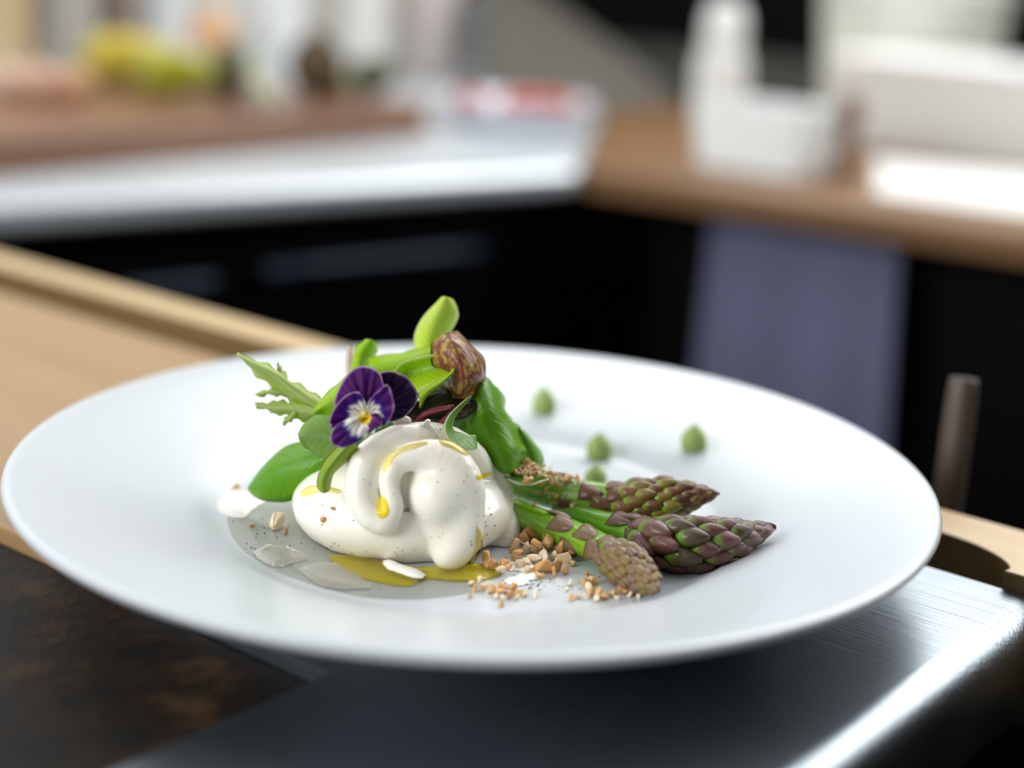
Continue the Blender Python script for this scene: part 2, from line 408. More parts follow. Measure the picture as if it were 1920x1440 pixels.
# the dark fold in the middle
for yy in (-0.066, -0.060, -0.054, -0.049, -0.045):
    P, R = pchain([(768, 884, yy, 5), (755, 896, yy, 9.5), (753, 925, yy, 8), (759, 952, yy, 7), (771, 965, yy, 7), (788, 972, yy, 4), (800, 976, yy, 2.5)], 12)
    F = np.maximum(F, -sd_chain(X, P, R))
# right-hand folds
P, R = pchain([(893, 872, -0.012, 20), (925, 880, -0.012, 24), (940, 910, -0.014, 22), (935, 950, -0.018, 26), (922, 1000, -0.022, 34)], 14)
F = smin(F, sd_chain(X, P, R), 0.0010)
F = smin(F, sd_ell(X, at(945, 1003, -0.016), (0.0058, 0.012, 0.0098), -0.15), 0.0008)
F = smin(F, sd_ell(X, at(612, 915, -0.012), (0.0085, 0.010, 0.0060), -0.5), 0.0018)
F = F + 0.00022 * wob(X, 420, 0.4) + 0.00010 * wob(X, 1100, 1.7) * np.clip((X[..., 2] - 0.034) / 0.01, 0, 1)
F = np.maximum(F, (ZF + 0.00003) - X[..., 2])
vs, fs = surface_nets(F.astype(np.float32), (gx[0], gy[0], gz[0]), H)
def smooth_mesh(vs, fs, it):
    e = np.vstack([fs[:, [0, 1]], fs[:, [1, 2]], fs[:, [2, 3]], fs[:, [3, 0]]])
    for _ in range(it):
        acc = np.zeros_like(vs); n = np.zeros(len(vs))
        np.add.at(acc, e[:, 0], vs[e[:, 1]]); np.add.at(acc, e[:, 1], vs[e[:, 0]])
        np.add.at(n, e[:, 0], 1); np.add.at(n, e[:, 1], 1)
        vs = 0.4 * vs + 0.6 * acc / n[:, None]
    return vs
vs = smooth_mesh(vs, fs, 2)
tB = NT('burrata_skin')
tB.l(tB.ramp(tB.noise(60, 3, 0.5, tB.coord()), [(0.3, (0.91, 0.865, 0.74)), (0.65, (0.94, 0.915, 0.83))]), tB.p.inputs['Base Color'])
tB.set(Roughness=0.30, Subsurface_Weight=0.5, Subsurface_Scale=0.003, Coat_Weight=0.35, Coat_Roughness=0.12)
tB.p.inputs['Subsurface Radius'].default_value = (1.0, 0.78, 0.5)
tB.bump(tB.noise(900, 3, 0.5, tB.coord()), 0.08, 0.0005)
burrata = mesh_obj('burrata', vs, fs, tB.m)
tag(burrata, 'creamy white folded burrata cheese in the middle of the plate', 'cheese')
BV = BVHTree.FromPolygons([V(v) for v in vs], [tuple(int(i) for i in f) for f in fs])
del X, F
def hit(x, y, trees=None):
    d = V(ray(x, y)).normalized(); best = None
    for t in ([BV] if trees is None else trees):
        h = t.ray_cast(V(CAM), d)
        if h[0] is not None and (best is None or h[3] < best[3]): best = h
    if best is None or (V(un(x, y, ZF)) - V(CAM)).length < best[3]:
        return np.array(un(x, y, ZF)), np.array([0, 0, 1.0])
    n = np.array(best[1])
    if n @ np.array(d) > 0: n = -n
    return np.array(best[0]), n

# ------------------------------------------------------------------ films: oil and whey
def clear_liquid(name, tint, rough=0.03, mix=0.85, ior=1.4):
    t = NT(name); t.t.nodes.remove(t.p)
    tr = t.n('ShaderNodeBsdfTransparent'); tr.inputs[0].default_value = (*tint, 1)
    gl = t.n('ShaderNodeBsdfGlossy'); gl.inputs['Roughness'].default_value = rough; gl.inputs[0].default_value = (1, 1, 1, 1)
    df = t.n('ShaderNodeBsdfDiffuse'); df.inputs[0].default_value = (*tuple(x * 0.9 for x in tint), 1)
    m0 = t.n('ShaderNodeMixShader'); m0.inputs[0].default_value = 1 - mix; t.l(tr.outputs[0], m0.inputs[1]); t.l(df.outputs[0], m0.inputs[2])
    fr = t.n('ShaderNodeFresnel'); fr.inputs[0].default_value = ior
    m1 = t.n('ShaderNodeMixShader'); t.l(fr.outputs[0], m1.inputs[0]); t.l(m0.outputs[0], m1.inputs[1]); t.l(gl.outputs[0], m1.inputs[2])
    t.l(m1.outputs[0], t.out.inputs[0]); return t.m
M['oil'] = clear_liquid('olive_oil', (1.0, 0.86, 0.10), mix=0.78, ior=1.25)
M['oil_thin'] = clear_liquid('thin_oil', (0.97, 0.90, 0.50), mix=0.92)
M['whey'] = clear_liquid('whey', (0.97, 0.955, 0.89), mix=0.93, ior=1.2)
def film(name, outline, centre, mat, t=0.0006, rings=7, n=44, parent=None, trees=None, lift=0.00012, jit=0.0):
    O = crom(outline + [outline[0]], n + 1)[:-1]; C = np.array(centre, float)
    if jit: O = C + (O - C) * (1 + jit * RNG.uniform(-1, 1, (n, 1)))
    vs, fs = [], []
    for ri in range(rings + 1):
        s = ri / rings
        for q in (O if ri else [C]):
            x, y = C + (q - C) * s; p, nn = hit(x, y, trees)
            vs.append(p + nn * (t * max(0.0, 1 - s ** 4) + lift))
    for k in range(n): fs.append((0, 1 + k, 1 + (k + 1) % n))
    for ri in range(1, rings):
        o0 = 1 + (ri - 1) * n; o1 = o0 + n
        for k in range(n): fs.append((o0 + k, o1 + k, o1 + (k + 1) % n, o0 + (k + 1) % n))
    a, b, c = (np.array(vs[i]) for i in fs[len(fs) // 2][:3])
    nrm = np.cross(b - a, c - a)
    if nrm @ (CAM - a) < 0: fs = [f[::-1] for f in fs]
    return mesh_obj(name, vs, fs, mat, parent)
w = film('whey_pool', [(384, 955), (440, 925), (520, 935), (600, 950), (720, 1060), (860, 1085), (905, 1105), (800, 1124), (690, 1122), (600, 1106), (500, 1078), (430, 1040), (392, 1000)], (620, 1045), M['whey'], 0.0005, 8, 60, trees=[])
tag(w, 'thin pool of clear whey spreading left and in front of the burrata', 'liquid')
w = film('oil_pool', [(615, 1045), (655, 1045), (740, 1062), (830, 1072), (905, 1068), (945, 1062), (925, 1085), (860, 1092), (800, 1088), (765, 1102), (690, 1090), (640, 1070)], (760, 1074), M['oil'], 0.0010, 6, 60, trees=[], lift=0.0007)
tag(w, 'golden olive oil pool along the front foot of the burrata', 'oil')
OG = 'olive oil traces on the burrata'
for ol, c, t, lab, mk in (
    ([(716, 928), (726, 940), (729, 962), (718, 972), (707, 966), (706, 948)], (717, 954), 0.0007, 'yellow oil drop caught in the hanging left fold of the burrata', 'oil'),
    ([(716, 880), (724, 858), (745, 842), (775, 832), (800, 828), (800, 834), (776, 839), (750, 850), (732, 866), (722, 886)], (745, 850), 0.0004, 'thin oil line in the upper groove of the burrata', 'oil_thin'),
    ([(820, 822), (840, 826), (862, 836), (880, 850), (872, 854), (850, 842), (828, 834)], (850, 838), 0.0004, 'oil streak on the top right shoulder of the burrata', 'oil_thin'),
    ([(892, 893), (905, 888), (925, 884), (915, 892), (898, 900)], (908, 891), 0.0005, 'small oil drop on the right rear fold of the burrata', 'oil'),
    ([(560, 925), (580, 912), (612, 912), (640, 920), (632, 926), (600, 922), (572, 932)], (598, 918), 0.0005, 'oil film on the left rear shoulder of the burrata', 'oil_thin'),
    ([(893, 985), (903, 1000), (905, 1025), (890, 1055), (878, 1058), (890, 1030)], (895, 1022), 0.0004, 'oil run down the right side of the front lobe', 'oil_thin')):
    tag(film('oil_trace', ol, c, M[mk], t, 4, 28), lab, 'oil', OG)

# ------------------------------------------------------------------ leaves
def leaf_mat(name, c_mid, c_edge, rim=None, vein=None, rough=0.35, transl=0.42, veins=9.0, rimw=0.035, mottled=None):
    t = NT(name); uv = t.n('ShaderNodeTexCoord').outputs['UV']
    sp = t.n('ShaderNodeSeparateXYZ'); t.l(uv, sp.inputs[0])
    def mth(op, a, b=None):
        x = t.n('ShaderNodeMath', _operation=op)
        for i, q in enumerate((a, b)):
            if q is None: continue
            if isinstance(q, (int, float)): x.inputs[i].default_value = q
            else: t.l(q, x.inputs[i])
        return x.outputs[0]
    def mixc(f, a, b):
        x = t.n('ShaderNodeMix', _data_type='RGBA')
        t.l(f, x.inputs[0])
        for i, q in ((6, a), (7, b)):
            if isinstance(q, tuple): x.inputs[i].default_value = (*q, 1)
            else: t.l(q, x.inputs[i])
        return x.outputs[2]
    du = mth('MULTIPLY', mth('ABSOLUTE', mth('SUBTRACT', sp.outputs[0], 0.5)), 2.0)
    nz = t.noise(160, 4, 0.6, t.coord('Object'))
    c = mixc(mth('MULTIPLY', mth('ADD', du, nz), 0.55), c_mid, c_edge)
    if mottled:
        blot = t.ramp(t.noise(330, 3, 0.55, t.coord('Object')), [(0.46, (0, 0, 0)), (0.60, (1, 1, 1))])
        c = mixc(blot, c, mottled)
    ph = mth('ADD', mth('MULTIPLY', sp.outputs[1], veins), mth('MULTIPLY', du, -2.2))
    wv = mth('POWER', mth('ABSOLUTE', mth('COSINE', mth('MULTIPLY', ph, math.pi))), 26.0)
    mid = mth('LESS_THAN', du, 0.06)
    vf = mth('MINIMUM', mth('ADD', mth('MULTIPLY', wv, 0.45), mid), 1.0)
    if vein: c = mixc(mth('MULTIPLY', vf, 0.7), c, vein)
    if rim: c = mixc(mth('GREATER_THAN', du, 1 - rimw * 2), c, rim)
    t.l(c, t.p.inputs['Base Color']); t.set(Roughness=rough, Specular_IOR_Level=0.45)
    t.bump(mth('ADD', mth('MULTIPLY', vf, -1.0), nz), 0.35, 0.0006)
    tl = t.n('ShaderNodeBsdfTranslucent'); t.l(c, tl.inputs[0])
    ms = t.n('ShaderNodeMixShader'); ms.inputs[0].default_value = transl
    t.l(t.p.outputs[0], ms.inputs[1]); t.l(tl.outputs[0], ms.inputs[2]); t.l(ms.outputs[0], t.out.inputs[0])
    return t.m
G = dict(
    lime=leaf_mat('leaf_lime', (0.62, 0.78, 0.08), (0.70, 0.82, 0.16), (0.72, 0.80, 0.50), (0.52, 0.66, 0.20)),
    bright=leaf_mat('leaf_bright', (0.34, 0.60, 0.008), (0.50, 0.72, 0.015), (0.60, 0.66, 0.30), (0.34, 0.55, 0.10)),
    green=leaf_mat('leaf_green', (0.11, 0.36, 0.004), (0.23, 0.52, 0.008), None, (0.18, 0.40, 0.06), rough=0.3),
    deep=leaf_mat('leaf_deep', (0.02, 0.10, 0.006), (0.05, 0.18, 0.01), None, (0.09, 0.24, 0.05), rough=0.28),
    frisee=leaf_mat('leaf_frisee', (0.56, 0.68, 0.24), (0.50, 0.64, 0.06), None, (0.72, 0.80, 0.56)),
    pale=leaf_mat('leaf_pale', (0.30, 0.48, 0.12), (0.27, 0.48, 0.08), None, (0.36, 0.50, 0.20), rough=0.5),
    beet=leaf_mat('leaf_beet', (0.30, 0.54, 0.02), (0.36, 0.52, 0.04), (0.16, 0.02, 0.03), (0.24, 0.05, 0.03), rimw=0.05, veins=1.0),
    red=leaf_mat('leaf_red', (0.28, 0.085, 0.04), (0.20, 0.04, 0.03), (0.10, 0.008, 0.03), (0.13, 0.010, 0.035), rough=0.3, transl=0.25, veins=5.0, mottled=(0.50, 0.36, 0.07)),
    purple=leaf_mat('leaf_purple', (0.030, 0.010, 0.010), (0.02, 0.025, 0.008), None, (0.16, 0.01, 0.03), rough=0.35, transl=0.2, veins=3.0),
    silver=leaf_mat('leaf_silver_edge', (0.12, 0.32, 0.01), (0.20, 0.42, 0.03), (0.74, 0.76, 0.60), None, rimw=0.07))
def strip(rows, nu=9, nv=20, ruffle=0.0, serr=0.0, seed=0.0, cup=0.0):
    """rows: (Lx,Ly,Mx,My,Rx,Ry, YL,YM,YR) base -> tip; returns verts, faces, uvs"""
    A = crom(np.array(rows, float), nv); vs, fs, uv = [], [], []
    for j, q in enumerate(A):
        v = j / (nv - 1)
        L = at(q[0], q[1], q[6]); Mm = at(q[2], q[3], q[7]); R_ = at(q[4], q[5], q[8])
        for i in range(nu):
            u = i / (nu - 1); l0 = 2 * (u - .5) * (u - 1); l1 = 4 * u * (1 - u); l2 = 2 * u * (u - .5)
            p = L * l0 + Mm * l1 + R_ * l2
            e = abs(2 * u - 1)
            if serr and 0 < j < nv - 1:
                k = serr * (0.5 + 0.5 * math.sin(v * 38 + seed)) * max(0, e - 0.4)
                p = p + (Mm - p) * k
            if ruffle:
                p = p + np.array([0, 1, 0.3]) * ruffle * e * e * math.sin(v * 17 + seed + (3 if u > .5 else 0)) \
                    + np.array([0, -1, 0.0]) * ruffle * 0.5 * math.sin(v * 9 + u * 7 + seed)
            vs.append(p); uv.append((u, v))
    for j in range(nv - 1):
        for i in range(nu - 1):
            fs.append((j * nu + i, j * nu + i + 1, (j + 1) * nu + i + 1, (j + 1) * nu + i))
    return vs, fs, uv
LEAFTREES = {}
def leaf(label, mat, strips, thick=0.00035, ruffle=0.0004, serr=0.0, seed=0.0, group='salad leaves piled behind the burrata', name='salad_leaf', parent=None, nv=20):
    vs, fs, uv = [], [], []
    for k, rows in enumerate(strips):
        a, b, c = strip(rows, 9, nv, ruffle, serr, seed + k * 1.7)
        o = len(vs); vs += a; fs += [tuple(i + o for i in f) for f in b]; uv += c
    ob = mesh_obj(name, vs, fs, mat, parent, True, uv)
    solidify(ob, thick); tag(ob, label, 'leaf', group)
    LEAFTREES[label] = BVHTree.FromPolygons([V(v) for v in vs], fs)
    return ob
def rw(pts, ys):
    """pts rows of six pixels; ys: (YL,YM,YR) for all or one per row"""
    if not isinstance(ys[0], (tuple, list)): ys = [ys] * len(pts)
    return [tuple(p) + tuple(y) for p, y in zip(pts, ys)]

leaf('upright pale lime leaf standing highest above the salad', G['lime'],
     [rw([(782, 690, 800, 695, 815, 690), (778, 660, 803, 660, 826, 655), (777, 632, 808, 632, 842, 626), (788, 602, 823, 600, 858, 597), (808, 579, 832, 574, 857, 578), (827, 558, 837, 556, 848, 563)], (0.016, 0.012, 0.018))], seed=1)
leaf('short lime leaf curling up behind the violet', G['bright'],
     [rw([(652, 715, 674, 718, 694, 712), (660, 680, 676, 676, 696, 680), (668, 652, 686, 650, 707, 660), (684, 638, 697, 637, 708, 646)], (0.014, 0.010, 0.016))], seed=2)
leaf('bright green leaf lying flat between the short lime leaf and the red leaf', G['bright'],
     [rw([(690, 668, 694, 690, 700, 712), (735, 664, 740, 682, 748, 702), (772, 657, 778, 670, 786, 690), (812, 647, 816, 656, 820, 668)], (0.012, 0.004, 0.004))], seed=3)
leaf('spoon shaped bright green leaf right of the violet', G['bright'],
     [rw([(735, 705, 745, 725, 765, 748), (752, 683, 768, 704, 786, 735), (785, 670, 796, 696, 806, 724), (818, 666, 826, 690, 830, 714), (843, 675, 848, 688, 846, 704), (853, 688, 853, 692, 851, 696)],
         [(-.010, -.006, -.014), (-.008, -.005, -.016), (-.008, -.006, -.018), (-.010, -.008, -.018), (-.012, -.011, -.018), (-.016, -.016, -.018)]),
      rw([(853, 689, 851, 696, 846, 703), (834, 708, 829, 716, 824, 724), (806, 722, 803, 733, 800, 744), (786, 737, 786, 750, 787, 766)], [(-.017, -.019, -.018), (-.018, -.021, -.018), (-.018, -.021, -.016), (-.016, -.018, -.012)])], seed=4, ruffle=0.0002)
leaf('crumpled red and yellow veined leaf at the top right of the salad', G['red'],
     [rw([(818, 634, 838, 624, 858, 627), (808, 652, 850, 645, 892, 650), (812, 682, 864, 680, 909, 684), (826, 706, 870, 712, 908, 712), (836, 728, 868, 736, 894, 732), (848, 744, 866, 748, 880, 744)],
         [(-.002, -.006, -.001), (-.004, -.014, -.002), (-.006, -.018, -.004), (-.006, -.018, -.006), (-.006, -.016, -.008), (-.008, -.012, -.009)])], seed=5, ruffle=0.0016, nv=28)
leaf('dark purple leaf tucked under the crumpled red leaf', G['purple'],
     [rw([(742, 772, 750, 795, 760, 815), (790, 745, 800, 775, 806, 806), (840, 728, 848, 760, 852, 792), (890, 722, 894, 740, 896, 765)], (-.006, -.010, -.014))], seed=6, ruffle=0.0009)
leaf('twisted green leaf with a white edge hanging over the right shoulder of the burrata', G['silver'],
     [rw([(884, 741, 884, 742, 885, 744), (862, 758, 865, 760, 868, 762), (842, 778, 848, 780, 853, 782), (833, 797, 841, 798, 848, 799), (835, 815, 845, 812, 853, 808), (845, 829, 856, 820, 866, 812), (862, 838, 870, 826, 878, 816), (880, 844, 885, 830, 889, 816), (894, 842, 894, 830, 892, 820)],
         [(-.022, -.022, -.022), (-.025, -.024, -.022), (-.029, -.027, -.025), (-.034, -.031, -.028), (-.037, -.033, -.029), (-.038, -.033, -.029), (-.037, -.032, -.028), (-.035, -.031, -.026), (-.032, -.029, -.024)])], seed=7, ruffle=0.0001, nv=30)
leaf('large glossy green leaf bending down right of the burrata', G['green'],
     [rw([(884, 712, 906, 705, 925, 714), (862, 745, 905, 735, 943, 744), (856, 780, 915, 772, 958, 778), (866, 820, 925, 812, 978, 810), (888, 858, 935, 850, 988, 848), (926, 884, 952, 886, 978, 882)],
         [(.004, -.002, .004), (-.002, -.010, .004), (-.004, -.014, .002), (-.006, -.016, -.002), (-.006, -.018, -.006), (-.010, -.018, -.010)])], seed=8, ruffle=0.0018, serr=0.25, nv=36)
leaf('narrow dark green leaf behind the crumb heap right of the glossy leaf', G['green'],
     [rw([(968, 800, 974, 803, 980, 806), (974, 830, 989, 829, 1004, 832), (982, 862, 1000, 860, 1019, 858), (985, 890, 1002, 890, 1015, 888)], (0.0, -.004, 0.004))], seed=9)
leaf('green leaf with a silvery edge carrying nut crumbs by the asparagus', G['silver'],
     [rw([(930, 872, 940, 886, 952, 900), (960, 874, 968, 892, 976, 909), (992, 876, 997, 894, 1003, 908), (1024, 884, 1027, 891, 1030, 898)], [(-.006, -.012, -.020)] * 3 + [(-.008, -.011, -.015)])], seed=10, ruffle=0.0002)
leaf('large smooth green leaf reaching to the lower left of the burrata', G['green'],
     [rw([(700, 812, 702, 830, 705, 850), (645, 822, 640, 846, 640, 872), (586, 826, 578, 862, 592, 906), (535, 838, 522, 884, 546, 938), (494, 873, 486, 906, 506, 941), (468, 911, 466, 918, 476, 929)],
         [(-.014, -.020, -.018), (-.010, -.020, -.016), (-.004, -.018, -.018), (.000, -.014, -.014), (.000, -.010, -.010), (-.002, -.005, -.005)])], seed=11, ruffle=0.0003)
leaf('pale rounded leaf below the violet, over the large smooth leaf', G['pale'],
     [rw([(668, 800, 668, 830, 668, 862), (612, 778, 610, 818, 618, 863), (576, 790, 573, 816, 582, 846), (560, 812, 560, 820, 564, 830)], (-.022, -.026, -.024))], seed=12)
leaf('lime leaf poking out left of the violet', G['bright'],
     [rw([(655, 700, 660, 745, 660, 790), (614, 736, 615, 758, 610, 784), (590, 764, 589, 772, 590, 781)], (-.012, -.018, -.014))], seed=13)
leaf('small green leaf with a dark red rib hanging left of the burrata fold', G['beet'],
     [rw([(640, 832, 656, 834, 672, 838), (612, 860, 633, 860, 654, 860), (598, 889, 612, 888, 627, 886), (595, 911, 606, 911, 620, 905), (603, 923, 610, 924, 618, 919)], (-.044, -.047, -.043))], seed=14, ruffle=0.0001)
leaf('feathery pale green frilled leaf reaching out to the far left', G['frisee'],
     [rw([(640, 760, 640, 778, 640, 796), (600, 742, 598, 764, 596, 786), (560, 718, 556, 738, 548, 760), (524, 694, 516, 708, 502, 722), (488, 676, 478, 686, 468, 694), (444, 662, 446, 666, 450, 670)], (-.004, -.010, -.004)),
      rw([(606, 758, 604, 776, 600, 796), (556, 748, 552, 768, 548, 786), (512, 752, 509, 764, 508, 774), (478, 757, 479, 760, 482, 763)], (-.006, -.012, -.008)),
      rw([(566, 738, 562, 746, 560, 754), (520, 726, 518, 735, 516, 742), (478, 738, 480, 740, 484, 743)], (-.004, -.007, -.005)),
      rw([(574, 770, 560, 772, 548, 768), (552, 786, 542, 786, 534, 782), (533, 796, 531, 797, 530, 794)], (-.009, -.012, -.010)),
      rw([(542, 706, 536, 710, 532, 714), (530, 692, 526, 696, 522, 696), (521, 680, 520, 681, 519, 683)], (-.002, -.004, -.003))], seed=15, serr=0.55, ruffle=0.0007, nv=34)
leaf('small pale pink radish sliver behind the short lime leaf', leaf_mat('radish', (0.80, 0.62, 0.62), (0.86, 0.70, 0.70), None, None),
     [rw([(648, 700, 656, 702, 664, 700), (649, 672, 655, 672, 662, 672), (653, 648, 657, 647, 662, 650)], (0.020, 0.018, 0.020))], seed=16, ruffle=0.0002)
for k, (lab, mk, rows, ys) in enumerate((
    ('deep green crumpled leaf standing behind the burrata', 'deep', [(800, 800, 850, 790, 905, 790), (795, 770, 850, 755, 915, 765), (800, 735, 855, 725, 905, 735), (815, 710, 850, 700, 890, 712)], (.004, -.002, .006)),
    ('deep green leaf lying behind the burrata beneath the salad', 'deep', [(700, 860, 700, 830, 705, 790), (780, 850, 785, 815, 790, 775), (860, 850, 865, 820, 875, 780), (930, 870, 935, 850, 940, 820)], (.000, .004, .012)),
    ('deep green leaf under the violet, mostly hidden', 'green', [(650, 800, 680, 790, 700, 765), (690, 790, 720, 770, 740, 735), (735, 775, 760, 755, 775, 720), (770, 760, 785, 745, 795, 725)], (-.014, -.010, -.006)))):
    leaf(lab, G[mk], [rw(rows, ys)], seed=20 + k, ruffle=0.0012)
for P_, lab in (([at(770, 800, -.006), at(800, 775, -.014), at(840, 764, -.022), at(851, 761, -.023)], 'red beet leaf stem lying between the violet and the twisted leaf'),
                ([at(800, 815, -.010), at(830, 790, -.018), at(850, 772, -.022)], 'thin dark red stem just above the burrata top')):
    o = tube('leaf_stem', P_, [0.0008, 0.0009, 0.0008, 0.0006][:len(P_)], plain('beet_stem', (0.18, 0.01, 0.03), 0.3), None, 8, 14)
    tag(o, lab, 'stem')

# ------------------------------------------------------------------ violet flower
tV = NT('violet_petal'); ca = tV.n('ShaderNodeVertexColor', _layer_name='Col'); tV.l(ca.outputs[0], tV.p.inputs['Base Color'])
tV.set(Roughness=0.5, Specular_IOR_Level=0.12)
tV.bump(tV.noise(700, 3, 0.5, tV.coord()), 0.25, 0.0004)
FC = np.array([684.0, 783.0]); YV = -0.0450
violet = empty('violet_flower', at(684, 783, YV))
tag(violet, 'purple violet flower with a white and yellow throat leaning on the burrata', 'flower')
def petal(outline, base, Y0, Yedge, kind, label=None, curl=0.0):
    n, rings = 60, 16
    O = crom(outline + [outline[0]], n + 1)[:-1]; B = np.array(base, float); vs, fs, cols = [], [], []
    Cc = O.mean(0)
    rng = np.random.default_rng(int(sum(outline[0])))
    ray_n = rng.random(n)
    for ri in range(rings + 1):
        s = ri / rings
        for k, q in enumerate(O if ri else [B]):
            p = B + (q - B) * s
            far = np.linalg.norm(q - B) / 60.0
            Y = Y0 + (Yedge - Y0) * s * far + curl * math.sin(s * math.pi) * 0.002 + 0.0007 * s * s * math.sin(k * 0.9)
            vs.append(at(p[0], p[1], Y))
            d = np.linalg.norm(p - FC)
            if kind == 'back':
                c = np.array([0.055, 0.002, 0.095]) * (0.25 + 0.9 * s) + np.array([0.10, 0.004, 0.13]) * max(0, math.sin(p[0] * 0.05 + p[1] * 0.03)) * s
            elif kind == 'dark':
                c = np.array([0.014, 0.002, 0.028]) * (0.5 + 0.9 * s)
            else:
                wl = (35 if kind == 'lat' else 41) + 9 * (ray_n[k] - 0.5)
                f = np.clip((wl - d) / 6.0, 0, 1); b = np.clip((wl + 14 - d) / 14, 0, 1)
                body = np.array([0.060, 0.003, 0.115]) * (0.5 + 0.7 * s)
                c = body * (1 - b) + np.array([0.030, 0.006, 0.20]) * b
                c = c * (1 - f) + np.array([0.82, 0.80, 0.74]) * f
                if d < 27 and d > 12 and ray_n[k] > 0.84: c = np.array([0.02, 0.008, 0.04])
                if kind == 'low' and p[0] > 690 and s > 0.3: c = np.array([0.13, 0.025, 0.18]) * (0.8 + 0.4 * ray_n[k])
                if kind == 'low' and d < 13: c = np.array([0.80, 0.56, 0.02])
            if s > 0.965: c = c * 0.45 + np.array([0.55, 0.42, 0.55]) * 0.55
            cols.append(tuple(np.clip(c, 0, 1)))
    for k in range(n): fs.append((0, 1 + k, 1 + (k + 1) % n))
    for ri in range(1, rings):
        o0 = 1 + (ri - 1) * n; o1 = o0 + n
        for k in range(n): fs.append((o0 + k, o1 + k, o1 + (k + 1) % n, o0 + (k + 1) % n))
    ob = mesh_obj('petal', vs, fs, tV.m, violet, True, None, cols); solidify(ob, 0.0003)
    if label: ob['label'] = label
petal([(700, 765), (712, 778), (730, 790), (750, 786), (766, 775), (778, 760), (784, 744), (779, 728), (767, 711), (750, 700), (731, 696), (714, 700), (704, 730)], (706, 764), YV + .006, YV + .011, 'dark', 'darkest purple back petal', 1)
petal([(690, 766), (705, 750), (716, 731), (717, 712), (708, 696), (692, 688), (672, 687), (655, 699), (641, 718), (631, 740), (627, 760), (640, 772), (670, 775)], (686, 772), YV + .003, YV + .006, 'back', None, -1)
petal([(688, 772), (686, 760), (680, 745), (671, 735), (656, 738), (642, 747), (627, 765), (618, 784), (618, 795), (622, 802), (640, 792), (660, 785), (676, 781)], (684, 778), YV + .001, YV - .001, 'lat')
petal([(689, 774), (690, 757), (701, 741), (714, 730), (722, 722), (730, 726), (736, 745), (739, 765), (733, 783), (725, 794), (716, 799), (705, 787), (695, 779)], (688, 777), YV + .001, YV - .003, 'lat')
petal([(683, 780), (662, 783), (640, 792), (625, 805), (619, 820), (621, 830), (630, 837), (645, 839), (665, 832), (687, 818), (705, 803), (715, 798), (716, 787), (706, 775), (693, 780)], (685, 783), YV + .000, YV - .004, 'low', None, -1)
o = lathe('flower_centre', [(0, 0.0012), (0.0008, 0.0009), (0.0012, 0.0003), (0.0009, -0.0004), (0, -0.0006)][::-1], plain('pollen_yellow', (0.75, 0.6, 0.10), 0.5),
          at(684, 777, YV - .0015), violet, 12)
tube('stem', [at(690, 780, YV + .006), at(700, 790, YV + .012), at(712, 800, YV + .020)], [0.0007] * 3, plain('violet_stem', (0.10, 0.25, 0.04), 0.5), violet, 8, 8)

# ------------------------------------------------------------------ asparagus
def aspar_mats(tag_, cA, cB, cTip, stalkA, stalkB):
    t = NT('asparagus_stalk_' + tag_)
    c = t.n('ShaderNodeTexCoord'); nz = t.noise(260, 4, 0.6, c.outputs['Object'])
    sp = t.n('ShaderNodeSeparateXYZ'); t.l(c.outputs['UV'], sp.inputs[0])
    mp = t.n('ShaderNodeMapping'); mp.inputs['Scale'].default_value = (26, 1.2, 1); t.l(c.outputs['UV'], mp.inputs[0])
    st_ = t.noise(1.0, 3, 0.6, mp.outputs[0])
    t.l(t.ramp(st_, [(0.32, stalkA), (0.68, stalkB)]), t.p.inputs['Base Color']); t.set(Roughness=0.22, Specular_IOR_Level=0.6, Coat_Weight=0.4, Coat_Roughness=0.1)
    t.bump(st_, 0.25, 0.001)
    s = NT('asparagus_scale_' + tag_); c = s.n('ShaderNodeTexCoord'); sp = s.n('ShaderNodeSeparateXYZ'); s.l(c.outputs['UV'], sp.inputs[0])
    oi = s.n('ShaderNodeObjectInfo'); n2 = s.noise(420, 3, 0.6, c.outputs['Object'])
    body = s.ramp(oi.outputs['Random'], [(0.0, cA), (0.30, cB), (0.65, cTip), (0.85, cB), (1.0, cA)])
    ad = s.n('ShaderNodeMath', _operation='MULTIPLY_ADD'); s.l(n2, ad.inputs[0]); ad.inputs[1].default_value = 0.9; s.l(sp.outputs[1], ad.inputs[2])
    fac = s.ramp(ad.outputs[0], [(0.50, (0, 0, 0)), (0.80, (1, 1, 1))])
    mx = s.n('ShaderNodeMix', _data_type='RGBA'); s.l(fac, mx.inputs[0]); mx.inputs[6].default_value = (*stalkB, 1); s.l(body, mx.inputs[7])
    s.l(mx.outputs[2], s.p.inputs['Base Color'])
    s.set(Roughness=0.30, Specular_IOR_Level=0.35, Coat_Weight=0.35, Coat_Roughness=0.06)
    s.bump(n2, 0.3, 0.0005)
    q = NT('asparagus_bract_' + tag_); c = q.n('ShaderNodeTexCoord')
    nq = q.noise(350, 4, 0.65, c.outputs['Object'])
    q.l(q.ramp(nq, [(0.35, tuple(x * 0.7 for x in cTip)), (0.55, cB), (0.75, (0.30, 0.26, 0.07))]), q.p.inputs['Base Color'])
    q.set(Roughness=0.28, Coat_Weight=0.3, Coat_Roughness=0.12); q.bump(nq, 0.4, 0.0006)
    return t.m, s.m, q.m
